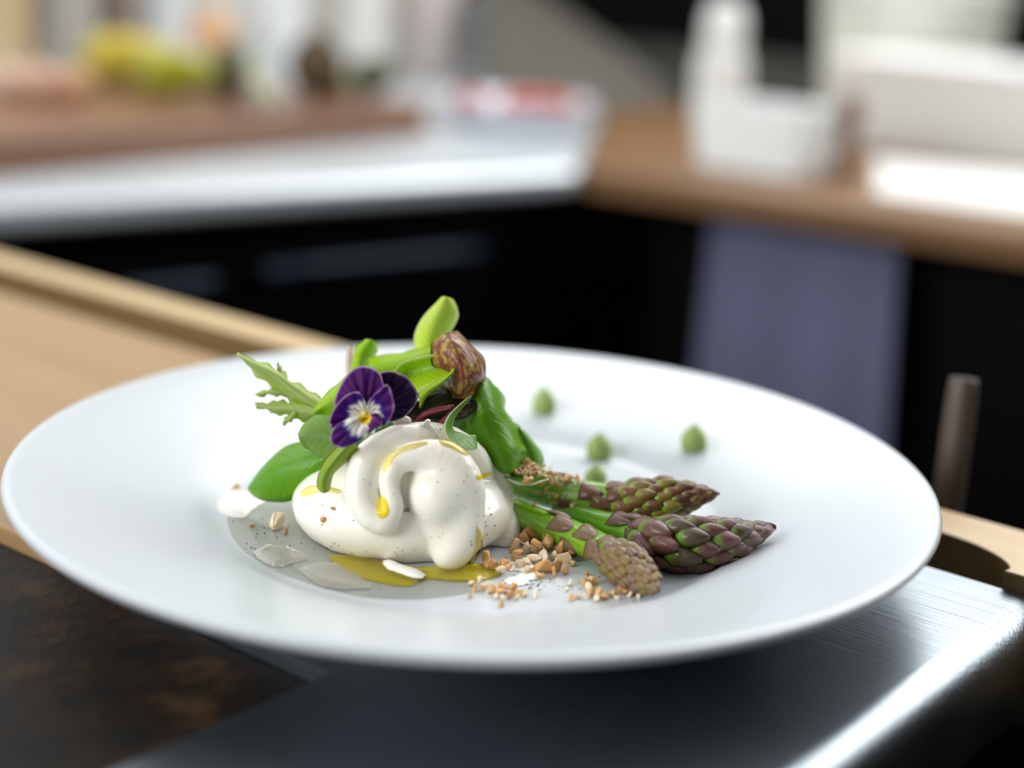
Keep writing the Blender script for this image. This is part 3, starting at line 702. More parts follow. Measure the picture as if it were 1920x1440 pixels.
def scale_mesh(name, mat, length=1.0, width=0.62, depth=0.26, nu=7, nv=8, tri=False):
    """pointed convex scale: base at origin, tip along +X, outside +Z"""
    vs, fs, uv = [], [], []
    for j in range(nv):
        v = j / (nv - 1)
        w_ = width * 0.5 * (math.sin(math.pi * min(1, 0.18 + 0.82 * v)) ** 0.8 if v < 1 else 0.0) * (1 - 0.15 * v)
        if tri: w_ = width * 0.5 * (1 - v) ** 0.75 * (0.8 + 0.6 * v)
        for i in range(nu):
            u = i / (nu - 1); s = 2 * u - 1
            vs.append((v * length, s * w_, depth * (1 - s * s * 0.95) * math.sin(math.pi * (0.12 + 0.80 * v)) ** 0.9 - 0.06 * v * v))
            uv.append((u, v))
    for j in range(nv - 1):
        for i in range(nu - 1): fs.append((j * nu + i, j * nu + i + 1, (j + 1) * nu + i + 1, (j + 1) * nu + i))
    me = bpy.data.meshes.new(name); me.from_pydata(vs, [], fs)
    ul = me.uv_layers.new(name='UVMap')
    for lp in me.loops: ul.data[lp.index].uv = uv[lp.vertex_index]
    me.polygons.foreach_set('use_smooth', [True] * len(me.polygons)); me.materials.append(mat); me.update()
    return me
ASPTREES = []
def asparagus(label, pts, rads, head, mats, rh, seed, n_head=44, collars=(), tipsz=1.0, roll=0.0):
    rng = np.random.default_rng(seed)
    Q = crom(np.column_stack([np.array(pts), rads]), 60); P, R = Q[:, :3], Q[:, 3]
    root = empty('asparagus_spear', P[0]); tag(root, label, 'asparagus', 'roasted asparagus spears')
    L = np.concatenate([[0], np.cumsum(np.linalg.norm(np.diff(P, axis=0), axis=1))]); LT = L[-1]
    def frame(s):
        p = np.array([np.interp(s, L, P[:, k]) for k in range(3)])
        q = np.array([np.interp(min(s + 0.002, LT), L, P[:, k]) for k in range(3)]); q0 = np.array([np.interp(max(s - 0.002, 0), L, P[:, k]) for k in range(3)])
        T = q - q0; T /= np.linalg.norm(T); N = np.cross(T, [0, 0, 1.0]); N /= np.linalg.norm(N); B = np.cross(N, T)
        return p, T, N, B
    hs = LT * head
    # stalk with faint ridges, thinning inside the head
    seg, vs, fs, uv = 20, [], [], []
    ns = 60
    for j in range(ns):
        s = LT * 0.97 * j / (ns - 1); p, T, N, B = frame(s)
        r = np.interp(s, L, R) * (1 if s < hs else max(0.12, 0.95 * (1 - ((s - hs) / (LT - hs)) ** 1.6)))
        for k in range(seg):
            a = 2 * math.pi * k / seg; rr = r * (1 + 0.035 * math.cos(5 * a + 0.7))
            vs.append(p + rr * (math.cos(a) * N + math.sin(a) * B)); uv.append((k / seg, j / ns * 6))
    for j in range(ns - 1):
        for k in range(seg): fs.append((j * seg + k, j * seg + (k + 1) % seg, (j + 1) * seg + (k + 1) % seg, (j + 1) * seg + k))
    fs.append(tuple(range(seg))[::-1]); fs.append(tuple((ns - 1) * seg + k for k in range(seg)))
    mesh_obj('stalk', vs, fs, mats[0], root, True, uv)
    ASPTREES.append(BVHTree.FromPolygons([V(v) for v in vs], fs))
    me = scale_mesh('scale', mats[1]); off = V(P[0])
    mb = scale_mesh('stalk_scale', mats[2], width=0.95, depth=0.13, tri=True)
    def place(nm, me_, s, ang, size, lift, rr, wsc=1.0, thick=0.0006):
        p, T, N, B = frame(s); O_ = math.cos(ang) * N + math.sin(ang) * B
        Xd = T * math.cos(lift) + O_ * math.sin(lift); Zd = O_ * math.cos(lift) - T * math.sin(lift); Yd = np.cross(Zd, Xd)
        o = bpy.data.objects.new(nm, me_); COL.objects.link(o); o.parent = root
        b = p + O_ * rr - P[0]
        Mx = Matrix(((Xd[0], Yd[0], Zd[0], b[0]), (Xd[1], Yd[1], Zd[1], b[1]), (Xd[2], Yd[2], Zd[2], b[2]), (0, 0, 0, 1)))
        o.matrix_basis = Mx @ Matrix.Diagonal((size, size * wsc, size, 1)); solidify(o, thick / size, -1)
        return o
    ga = math.radians(137.5)
    for i in range(n_head):
        f = i / (n_head - 1)
        g = f ** 0.92
        s = hs - 0.002 + (LT - hs) * 0.88 * g
        prof = rh * math.sin(math.pi * min(1.0, 0.30 + 0.70 * g)) ** 0.75 if g > 0.28 else rh * (0.86 + 0.14 * g / 0.28)
        size = (0.0102 * (1 - 0.42 * g)) * tipsz * rng.uniform(0.9, 1.1)
        place('scale', me, s, i * ga + roll, size, math.radians(7 - 15 * g + rng.uniform(-4, 9)), prof * 0.80, rng.uniform(0.95, 1.15))
    for (frac, ang, size) in collars:
        s = LT * frac
        place('scale', mb, s, ang, size, math.radians(3), np.interp(s, L, R) * 0.93, 1.0, 0.0004)
    return root
asm1 = aspar_mats('a', (0.18, 0.15, 0.006), (0.16, 0.056, 0.020), (0.085, 0.026, 0.014), (0.09, 0.26, 0.003), (0.24, 0.48, 0.010))
asm2 = aspar_mats('b', (0.19, 0.15, 0.022), (0.20, 0.105, 0.045), (0.17, 0.105, 0.085), (0.09, 0.25, 0.003), (0.24, 0.47, 0.010))
asm3 = aspar_mats('c', (0.045, 0.032, 0.005), (0.085, 0.022, 0.017), (0.115, 0.038, 0.031), (0.05, 0.19, 0.003), (0.14, 0.35, 0.010))
UPA = 0.15
asparagus('upper asparagus spear with a brown green tip lying across the others',
          [at(950, 898, .004), at(1010, 914, .000), at(1090, 932, -.005), at(1180, 941, -.010), at(1260, 936, -.012), at(1354, 923, -.013)],
          [.0055, .0058, .0059, .0057, .0056, .005], 0.55, asm1, .0069, 11, 70,
          [(0.37, UPA + 0.55, .0080), (0.28, UPA - 0.5, .0075), (0.43, UPA - 0.1, .0080), (0.49, UPA + 1.3, .0080), (0.22, UPA + 1.9, .007), (0.51, UPA - 0.6, .007), (0.50, UPA + 0.6, .0080)], 0.80)
asparagus('lower front asparagus spear with a pale grey brown tip turned to the camera',
          [un(960, 962, .0160), un(1020, 985, .0158), un(1090, 1012, .0160), un(1150, 1044, .0162), un(1200, 1078, .0166), un(1240, 1112, .0168)],
          [.0050, .0050, .0050, .0050, .0050, .005], 0.60, asm2, .0064, 12, 84,
          [(0.26, UPA + 0.8, .009), (0.34, UPA - 0.5, .007), (0.41, UPA + 0.9, .0085), (0.50, UPA + 0.1, .0085), (0.55, UPA + 1.2, .007), (0.20, UPA + 1.8, .008)], 0.62)
asparagus('right asparagus spear with a dark purple pointed tip nearest the rim',
          [un(1050, 957, .0148), un(1120, 980, .0158), un(1190, 1000, .0172), un(1250, 1018, .0178), un(1330, 1018, .0185), un(1400, 1003, .0195), un(1454, 986, .0205)],
          [.0042, .0046, .0052, .0054, .0054, .0054, .005], 0.46, asm3, .0076, 13, 60,
          [(0.30, UPA + 0.9, .009), (0.34, UPA + 1.6, .009), (0.40, UPA - 0.2, .009), (0.41, UPA + 1.1, .010)], 1.12)

# ------------------------------------------------------------------ green purée dots
tG = NT('green_puree'); tG.set(Base_Color=(0.30, 0.40, 0.11), Roughness=0.45, Subsurface_Weight=0.2, Subsurface_Scale=0.002)
def rimz(r): return float(np.interp(r, [p[0] for p in PROF[:13]], [p[1] for p in PROF[:13]]))
def on_plate(x, y):
    z = 0.02
    for _ in range(30):
        p = un(x, y, z); z = 0.5 * z + 0.5 * rimz(math.hypot(p[0], p[1]))
    return un(x, y, z)
for (x, y, w_, h_, lab) in ((1019, 778, 46, 54, 'piped green puree dot highest on the rear rim'), (1123, 864, 50, 54, 'piped green puree dot on the plate floor edge above the asparagus'),
                            (1301, 849, 50, 56, 'piped green puree dot on the right rear rim'), (1117, 912, 44, 40, 'green puree dot mostly hidden by the upper asparagus stalk')):
    p = on_plate(x, y); k = pxm(p); r = w_ * k / 2; hh_ = h_ * k * 0.98
    o = lathe('puree_dot', [(0, hh_), (r * .10, hh_ * .95), (r * .28, hh_ * .87), (r * .60, hh_ * .75), (r * .88, hh_ * .57), (r, hh_ * .36), (r * .96, hh_ * .17), (r * .84, hh_ * .03), (r * .7, 0.0), (0, -0.0003)][::-1], tG.m, p + np.array([0, r * 0.6, 0]), None, 24)
    tag(o, lab, 'puree', 'green puree dots')

# ------------------------------------------------------------------ chopped nuts
def nut_mat(name, c0, c1):
    t = NT(name); oi = t.n('ShaderNodeObjectInfo'); v = t.coord()
    nz = t.noise(420, 4, 0.6, v); ad = t.n('ShaderNodeMath', _operation='MULTIPLY_ADD'); t.l(oi.outputs['Random'], ad.inputs[0]); ad.inputs[1].default_value = 0.6
    sb = t.n('ShaderNodeMath', _operation='SUBTRACT'); t.l(nz, sb.inputs[0]); sb.inputs[1].default_value = 0.25; t.l(sb.outputs[0], ad.inputs[2])
    t.l(t.ramp(ad.outputs[0], [(0.1, c0), (0.75, c1)]), t.p.inputs['Base Color']); t.set(Roughness=0.42, Subsurface_Weight=0.15, Subsurface_Scale=0.0015)
    t.bump(nz, 0.3, 0.0005); return t.m
NM = [nut_mat('toasted_nut', (0.52, 0.24, 0.065), (0.80, 0.50, 0.21)), nut_mat('blond_nut', (0.74, 0.52, 0.28), (0.92, 0.80, 0.60)), nut_mat('brown_nut', (0.36, 0.13, 0.04), (0.62, 0.31, 0.11))]
def chunk_mesh(seed, mat):
    rng = np.random.default_rng(seed); bm = bmesh.new()
    for _ in range(13):
        d = rng.normal(size=3); d /= np.linalg.norm(d); d *= rng.uniform(0.75, 1.1)
        bm.verts.new((d[0], d[1] * rng.uniform(0.6, 0.9), d[2] * rng.uniform(0.5, 0.8)))
    bmesh.ops.convex_hull(bm, input=bm.verts)
    for v in [v for v in bm.verts if not v.link_faces]: bm.verts.remove(v)
    bmesh.ops.bevel(bm, geom=list(bm.edges), offset=0.08, segments=1, affect='EDGES')
    me = bpy.data.meshes.new('nut_piece'); bm.to_mesh(me); bm.free(); me.materials.append(mat)
    return me
CH = [[chunk_mesh(31 + 7 * j + 50 * i, NM[i]) for j in range(6)] for i in range(3)]
def nut(x, y, rpx, mi, label, group, trees=None, raise_=0.0, cat='nut piece'):
    p, n = hit(x, y, trees)
    r = 1.5 * rpx * pxm(p)
    o = bpy.data.objects.new('nut_piece', CH[mi][random.randrange(6)]); COL.objects.link(o)
    o.location = V(p + np.array([0, 0, 1.0]) * (r * 0.55 + raise_)); o.rotation_euler = [random.uniform(0, 6.28) for _ in range(3)]
    o.scale = (r * random.uniform(.85, 1.2), r * random.uniform(.85, 1.15), r * random.uniform(.8, 1.1))
    tag(o, label, cat, group); return o
# heap between burrata and asparagus
gl = 'toasted nut piece in the heap between burrata and front asparagus'
for (x, y, r, m) in [(985, 1003, 12, 0), (1002, 1000, 13, 2), (978, 1020, 12, 0), (995, 1018, 14, 2), (1012, 1015, 13, 0), (1028, 1022, 13, 2), (1040, 1030, 12, 0), (1020, 1034, 13, 0),
                     (1003, 1036, 13, 0), (985, 1038, 12, 1), (968, 1048, 11, 0), (962, 1036, 10, 0), (1052, 1040, 11, 0), (1066, 1046, 10, 0), (1058, 1056, 14, 1), (1038, 1050, 13, 1), (1020, 1054, 13, 1),
                     (1000, 1056, 12, 1), (985, 1060, 12, 1), (1005, 1072, 13, 0), (1022, 1074, 14, 0), (1045, 1070, 14, 0), (1040, 1080, 11, 0), (1058, 1076, 10, 0), (990, 1076, 10, 1), (1012, 1084, 9, 0), (972, 1066, 10, 1), (1075, 1062, 8, 0)]:
    nut(x, y, r, m, gl, 'nut heap beside the burrata', trees=[])
    if m != 1 and y < 1060: nut(x + random.uniform(-9, 9), y + 6, r * 0.95, random.choice((0, 0, 1, 2)), gl, 'nut heap beside the burrata', trees=[], raise_=0.0024)
gl = 'golden nut piece glazed with oil at the right foot of the burrata'
for (x, y, r, m) in [(912, 1064, 13, 0), (928, 1068, 14, 0), (945, 1072, 11, 0), (956, 1078, 10, 0), (938, 1080, 9, 1)]:
    nut(x, y, r, m, gl, 'oil glazed nut pieces', trees=[], raise_=0.0008)
gl = 'small nut crumb on the plate floor in front of the burrata'
for (x, y, r, m) in [(884, 1098, 7, 1), (898, 1092, 6, 1), (890, 1110, 8, 0), (905, 1108, 8, 0), (915, 1100, 7, 1), (922, 1112, 9, 0), (936, 1104, 8, 0), (938, 1116, 10, 0), (950, 1110, 10, 2), (962, 1112, 11, 2), (974, 1116, 10, 0), (956, 1122, 9, 0), (970, 1124, 8, 1), (944, 1126, 7, 1), (930, 1122, 7, 1), (985, 1118, 7, 1), (938, 1137, 7, 0), (1006, 1121, 8, 1), (880, 1122, 5, 0)]:
    nut(x, y, r, m, gl, 'nut crumbs in front of the burrata', trees=[])
gl = 'nut crumb on the plate floor below the front asparagus tip'
for (x, y, r, m) in [(1070, 1098, 7, 1), (1064, 1108, 5, 1), (1072, 1125, 8, 0), (1084, 1122, 5, 1), (1101, 1098, 14, 0), (1112, 1096, 10, 0), (1104, 1108, 9, 1), (1108, 1118, 9, 0), (1122, 1120, 10, 0), (1132, 1124, 9, 0), (1118, 1128, 8, 1), (1100, 1080, 5, 2), (1098, 1124, 6, 1), (1150, 1118, 9, 0), (1164, 1112, 10, 2), (1172, 1114, 8, 0), (1156, 1126, 7, 1), (1182, 1120, 7, 1), (1196, 1122, 6, 1)]:
    nut(x, y, r, m, gl, 'nut crumbs under the asparagus', trees=[])
TT = ASPTREES + [LEAFTREES['green leaf with a silvery edge carrying nut crumbs by the asparagus'], LEAFTREES['large glossy green leaf bending down right of the burrata'], BV]
for k in range(150):
    if k < 80: x, y, gl, gr = random.gauss(992, 15), random.gauss(889, 8), 'pale nut crumb in the mound on the silvery edged leaf', 'nut crumbs on the leaf'
    elif k < 112: x, y, gl, gr = random.uniform(1018, 1090), random.uniform(890, 908), 'pale nut crumb along the top of the upper asparagus stalk', 'nut crumbs along the upper stalk'
    else: x, y, gl, gr = random.gauss(1035, 20), random.uniform(905, 952), 'nut crumb stuck to the side of the upper asparagus stalk', 'nut crumbs on the stalk side'
    x = min(max(x, 962), 1092)
    r = random.uniform(2.6, 5) if k % 4 else random.uniform(5, 8)
    p, n = hit(x, y, TT)
    if p[2] < ZF + 0.003: y += 14
    nut(x, y, r, 1 if k % 4 else 0, gl, gr, trees=TT, raise_=0.0022 * random.random() if k < 80 else -0.0002)
for (x, y, r, m, lab) in [(522, 992, 17, 1, 'large pale nut chip in the whey left of the burrata'), (537, 1003, 9, 0, 'small golden nut chip beside the large pale chip in the whey'), (473, 988, 6, 0, 'tiny golden nut crumb in the whey near the white shaving'),
                          (442, 921, 9, 0, 'golden nut crumb lying on the white shaving at far left'), (607, 980, 8, 0, 'brown nut crumb stuck to the lower left of the burrata'), (624, 958, 5, 2, 'tiny dark nut crumb on the left lobe of the burrata'), (408, 918, 6, 1, 'tiny pale nut crumb on the left well edge')]:
    nut(x, y, r, m, lab, 'stray nut pieces')

# ------------------------------------------------------------------ white shavings
M['shave'] = NT('white_shaving').set(Base_Color=(0.93, 0.91, 0.86), Roughness=0.35, Subsurface_Weight=0.3, Subsurface_Scale=0.002).m
M['shave_clear'] = clear_liquid('wet_shaving', (0.96, 0.93, 0.85), 0.12, 0.72)
M['shave_pink'] = NT('pinkish_shaving').set(Base_Color=(0.74, 0.69, 0.68), Roughness=0.4).m
def shaving(outline, c, lab, mat='shave', t=0.0012, trees=(), lift=0.0006, tilt=0.0):
    o = film('cheese_shaving', outline, c, M[mat], t, 4, 30, trees=list(trees), lift=lift, jit=0.07)
    tag(o, lab, 'shaving', 'white shavings'); return o
shaving([(384, 955), (405, 930), (440, 915), (470, 925), (497, 940), (480, 952), (456, 975), (420, 968)], (440, 948), 'pinkish white shaving at the far left edge of the well', 'shave_pink', lift=0.0003)
shaving([(474, 1038), (500, 1024), (535, 1026), (566, 1040), (574, 1052), (545, 1060), (520, 1068), (495, 1058)], (522, 1044), 'wet translucent shaving in the whey at lower left', 'shave_clear', 0.0008)
shaving([(560, 1072), (590, 1058), (640, 1060), (680, 1085), (690, 1105), (640, 1108), (595, 1098)], (625, 1084), 'faint translucent shaving in the whey before the burrata', 'shave_clear', 0.0006)
shaving([(714, 1062), (724, 1058), (745, 1068), (775, 1078), (796, 1084), (790, 1092), (768, 1090), (742, 1082), (722, 1074)], (752, 1076), 'curled white sliver floating in the oil pool', 'shave', 0.0014, (), 0.0014)
for ol, c, lab in (([(736, 790), (744, 783), (756, 781), (768, 788), (770, 800), (755, 802), (742, 799)], 0, 'white shaving standing on top of the burrata right of the violet'),
                   ([(791, 806), (795, 794), (803, 787), (808, 796), (813, 808), (803, 811)], 0, 'small upright white shaving at the top of the burrata'),
                   ([(764, 808), (775, 800), (790, 799), (800, 806), (790, 813), (774, 814)], 0, 'flat white flake on the crown of the burrata'),
                   ([(812, 812), (822, 806), (836, 812), (842, 822), (828, 824)], 0, 'thin white flake right of the crown of the burrata')):
    P3 = [at(q[0], q[1], -0.0335) for q in crom(ol + [ol[0]], 19)[:-1] + RNG.uniform(-1.8, 1.8, (18, 2))]
    n = len(P3); bm = bmesh.new(); fv = [bm.verts.new(tuple(p)) for p in P3]; bv = [bm.verts.new(tuple(p + np.array([0, .0008, .0003]))) for p in P3]
    bm.faces.new(fv); bm.faces.new(bv[::-1])
    for i in range(n): bm.faces.new((fv[i], bv[i], bv[(i + 1) % n], fv[(i + 1) % n]))
    o = bm_obj('cheese_shaving', bm, M['shave'], None, False); tag(o, lab, 'shaving', 'white shavings')
for (x, y, lab) in ((985, 1064, 'white salt flake on the nut heap'), (968, 1090, 'white flake on the floor between heap and burrata'), (990, 1080, 'white flake at the front of the nut heap'), (958, 1062, 'glassy flake at the left of the nut heap')):
    shaving([(x - 22, y), (x - 8, y - 8), (x + 12, y - 6), (x + 24, y + 4), (x + 4, y + 9), (x - 14, y + 7)], (x, y), lab, 'shave', 0.0005, (), 0.0002)

# ------------------------------------------------------------------ ground pepper (nobody could count it)
pv, pf = [], []
def speck(x, y, r, trees=None):
    p, n = hit(x, y, trees); r = r * pxm(p); o = len(pv)
    T = np.cross(n, [0.3, 0.8, 0.5]); T /= np.linalg.norm(T); B = np.cross(n, T)
    a0 = random.uniform(0, 6.28)
    for k in range(5):
        a = a0 + k * 1.2566; q = r * random.uniform(0.7, 1.3); pv.append(p + n * 0.00025 + q * (math.cos(a) * T + math.sin(a) * B))
    pv.append(p + n * (r * 1.1 + 0.00025)); pv.append(p + n * 0.00006)
    for k in range(5): pf.append((o + k, o + (k + 1) % 5, o + 5)); pf.append((o + (k + 1) % 5, o + k, o + 6))
for _ in range(46): speck(random.gauss(475, 40), random.gauss(1018, 24), random.uniform(0.9, 2.0))
for _ in range(22): speck(random.gauss(395, 14), random.gauss(965, 14), random.uniform(0.8, 1.8), [])
for _ in range(26): speck(random.uniform(480, 780), random.uniform(1030, 1105), random.uniform(0.8, 1.6))
for _ in range(50): speck(random.uniform(570, 950), random.uniform(850, 1060), random.uniform(0.7, 1.6))
for _ in range(14): speck(random.gauss(905, 14), random.gauss(1000, 40), random.uniform(1.0, 2.0))
for _ in range(60): speck(random.gauss(985, 35), random.gauss(1096, 10), random.uniform(0.8, 1.7), [])
for _ in range(20): speck(random.uniform(1000, 1130), random.uniform(1075, 1110), random.uniform(0.7, 1.4), [])
o = mesh_obj('ground_pepper', pv, pf, plain('pepper', (0.018, 0.014, 0.010), 0.6), None, False)
tag(o, 'ground black pepper specks over cheese, whey and plate floor', 'pepper', None, 'stuff')

# ------------------------------------------------------------------ kitchen behind: counters
F1, F2 = un(0, 380), un(960, 320)
dr = (F2 - F1) / np.linalg.norm(F2 - F1)
A0 = F1 - dr * 0.22; C1 = un(1088, 314); C2 = un(1122, 222); C3 = C1 + (C2 - C1) * 1.55
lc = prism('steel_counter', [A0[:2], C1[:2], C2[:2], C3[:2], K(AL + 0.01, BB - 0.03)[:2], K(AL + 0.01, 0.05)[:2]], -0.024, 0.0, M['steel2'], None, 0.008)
lc.modifiers['bevel'].segments = 5
tag(lc, 'bright steel counter with a rounded end, behind the plate at left', 'counter')
nb = np.array([-dr[1], dr[0], 0])
cab = empty('base_cabinet', np.array([*(F1 + nb * 0.05)[:2], -0.92])); tag(cab, 'black base cabinet with bar handles under the steel counter', 'cabinet')
q0, q1 = A0 + nb * 0.03 + dr * 0.02, C1 + nb * 0.03 - dr * 0.02
prism('body', [q0[:2], q1[:2], (q1 + nb * 0.25)[:2], (q0 + nb * 0.45)[:2]], -0.92, -0.0245, M['black'], cab)
M['handle'] = plain('dark_blue_steel', (0.012, 0.026, 0.048), 0.5, Metallic=0.0)
for (xa, ya, xb, yb) in ((500, 508, 900, 462), (235, 545, 400, 522)):
    # bar handle just in front of the drawer front
    def onf(x, y):
        d = ray(x, y); o3 = F1 + nb * 0.012; k = ((o3 - CAM) @ nb) / (d @ nb); return CAM + d * k
    A_, B_ = onf(xa, ya), onf(xb, yb)
    dd = (B_ - A_); dd[2] = 0; B_ = A_ + dd
    h = tube('drawer_handle', [A_, A_ * .5 + B_ * .5, B_], [0.0062] * 3, M['handle'], cab, 12, 6)
    for t in (0.1, 0.9):
        p = A_ * (1 - t) + B_ * t; tube('handle_post', [p + nb * 0.004, p + nb * 0.0195], [0.003, 0.003], M['handle'], h, 8)
# wooden counter on the right
rc = prism('wooden_counter', [(C1 + dr * 0.004)[:2], K(0.9, 0.818), K(0.9, BB - 0.03), (C3 + dr * 0.004)[:2]], -0.024, -0.0006, M['ctrwood'], None, 0.003)
tag(rc, 'brown wooden counter running along the back at right', 'counter')
cab2 = empty('base_cabinet', K(0.1, 0.9, -0.92)); tag(cab2, 'black base cabinet under the wooden counter', 'cabinet')
kbox('body', -0.50, 0.9, 0.848, BB - 0.02, -0.92, -0.0245, M['black'], cab2)
for k, a0 in enumerate((-0.48, -0.06, 0.36)): kbox('door', a0, a0 + 0.41, 0.842, 0.8475, -0.90, -0.04, M['black'], cab2)

# tea towel hanging from the wooden counter
tT = NT('blue_grey_towel'); v = tT.coord('Object', (1, 1, 1)); ck = tT.n('ShaderNodeTexChecker'); ck.inputs['Scale'].default_value = 190
tT.l(v, ck.inputs[0]); ck.inputs[1].default_value = (0.085, 0.095, 0.19, 1); ck.inputs[2].default_value = (0.16, 0.17, 0.26, 1)
tT.l(ck.outputs[0], tT.p.inputs['Base Color']); tT.set(Roughness=0.9, Sheen_Weight=0.2)
vs, fs = [], []; nu, nv = 34, 30
P0 = np.array(K(-0.36, 0.808)); d3 = ray(1342, 415); k = ((0.808 - CAM[:2] @ BH) / (d3[:2] @ BH)); T0 = CAM + d3 * k
d3 = ray(1692, 470); k = ((0.808 - CAM[:2] @ BH) / (d3[:2] @ BH)); T1 = CAM + d3 * k
aL_, aR_ = T0[:2] @ AH, T1[:2] @ AH
for j in range(nv):
    v_ = j / (nv - 1)
    for i in range(nu):
        u = i / (nu - 1); a = aL_ + (aR_ - aL_) * (u * (1 + 0.10 * v_) - 0.03 * v_); b = 0.802 - 0.006 * v_ + 0.004 * math.sin(u * 15 + 0.6) * (0.35 + v_)
        vs.append(K(a, b, -0.020 - 0.22 * v_))
for j in range(nv - 1):
    for i in range(nu - 1): fs.append((j * nu + i, j * nu + i + 1, (j + 1) * nu + i + 1, (j + 1) * nu + i))
tw = mesh_obj('tea_towel', vs, fs, tT.m); solidify(tw, 0.002); tag(tw, 'blue grey woven tea towel hanging from the wooden counter', 'towel')

# ------------------------------------------------------------------ things on the left counter
blk = kbox('chopping_block', -1.05, -0.742, 0.26, 0.800, 0.0005, 0.030, M['blockwood'], None, 0.003)
tag(blk, 'thick reddish brown chopping block on the steel counter', 'block')
ZB = 0.0305
def ellp(rx, n=10, z0=0.0, h=1.0, p=1.0):
    return [(rx * math.sin(math.pi * i / n) ** p, z0 + h * (1 - math.cos(math.pi * i / n)) / 2) for i in range(n + 1)]
def pepper_veg(x, y, wpx, hpx, lab, col, col2, yaw, stem=True, name='bell_pepper', cat='pepper', z=ZB):
    p = un(x, y, z); k = pxm(p); L_, D_ = wpx * k, hpx * k
    root = empty(name, p); tag(root, lab, cat, 'produce on the chopping block')
    m = speckled('skin_' + lab.split()[0] + str(int(x)), col, col2, 25, 0.3)
    rot = Matrix.Rotation(yaw, 3, 'Z') @ Matrix.Rotation(math.pi / 2, 3, 'Y')
    prof = [(0, 0.0), (D_ * .28, -.02 * L_), (D_ * .44, .06 * L_), (D_ * .50, .25 * L_), (D_ * .47, .55 * L_), (D_ * .36, .82 * L_), (D_ * .18, .97 * L_), (0, 1.0 * L_)]
    c = p + np.array([-math.cos(yaw) * L_ / 2, -math.sin(yaw) * L_ / 2, D_ * 0.5])
    lathe('body', prof, m, c, root, 28, True, 4, -0.10, rot=rot)
    if stem:
        dv = np.array([math.cos(yaw), math.sin(yaw), 0])
        tube('stem', [c + dv * 0.002, c - dv * 0.008, c - dv * 0.014 + np.array([0, 0, .004])], [.0022, .002, .0024], plain('veg_stem', (0.12, 0.2, 0.03), 0.6), root, 8)
    return root
pepper_veg(252, 158, 180, 100, 'yellow pepper lying on the chopping block', (0.56, 0.42, 0.04), (0.50, 0.44, 0.06), 0.5)
pepper_veg(345, 184, 165, 92, 'green yellow pepper in front of the yellow pepper', (0.36, 0.35, 0.015), (0.24, 0.27, 0.015), 0.35)
def round_veg(name, x, y, rpx, lab, col, col2, cat, z=ZB, hs=1.0, rough=0.4, group='produce on the chopping block', stalk=True):
    p = un(x, y, z); r = rpx * pxm(p); root = empty(name, p); tag(root, lab, cat, group)
    m = speckled('skin_' + name + str(int(x)), col, col2, 40, rough)
    lathe('body', ellp(r, 12, 0, 2 * r * hs), m, p, root, 24)
    if stalk: tube('stem', [p + np.array([0, 0, 2 * r * hs * .97]), p + np.array([.001, 0, 2 * r * hs + .005])], [.0016, .0008], plain('stem_' + name + str(int(x)), (0.2, 0.16, 0.07), 0.7), root, 8)
    return root
round_veg('shallot', 75, 186, 34, 'pinkish shallot at the left of the chopping block', (0.62, 0.36, 0.25), (0.70, 0.48, 0.36), 'shallot')
round_veg('shallot', 138, 188, 32, 'orange brown shallot beside the yellow pepper', (0.55, 0.28, 0.14), (0.64, 0.38, 0.22), 'shallot')
round_veg('shallot', 20, 180, 30, 'pale shallot at the very left edge of the block', (0.66, 0.46, 0.36), (0.72, 0.54, 0.44), 'shallot')
round_veg('peach', 398, 100, 38, 'orange peach behind the peppers', (0.72, 0.34, 0.14), (0.74, 0.46, 0.24), 'peach', 0.045)
pp = un(398, 100, 0.045); 
o = lathe('white_bowl', [(0.0, 0.0), (0.03, 0.0), (0.05, 0.018), (0.06, 0.043), (0.057, 0.043), (0.047, 0.020), (0.028, 0.004), (0, 0.004)], plain('bowl_white', (0.7, 0.7, 0.7), 0.3), (pp[0], pp[1], 0.0))
o.location = (0, 0, 0.0005); tag(o, 'white bowl under the orange peach', 'bowl')
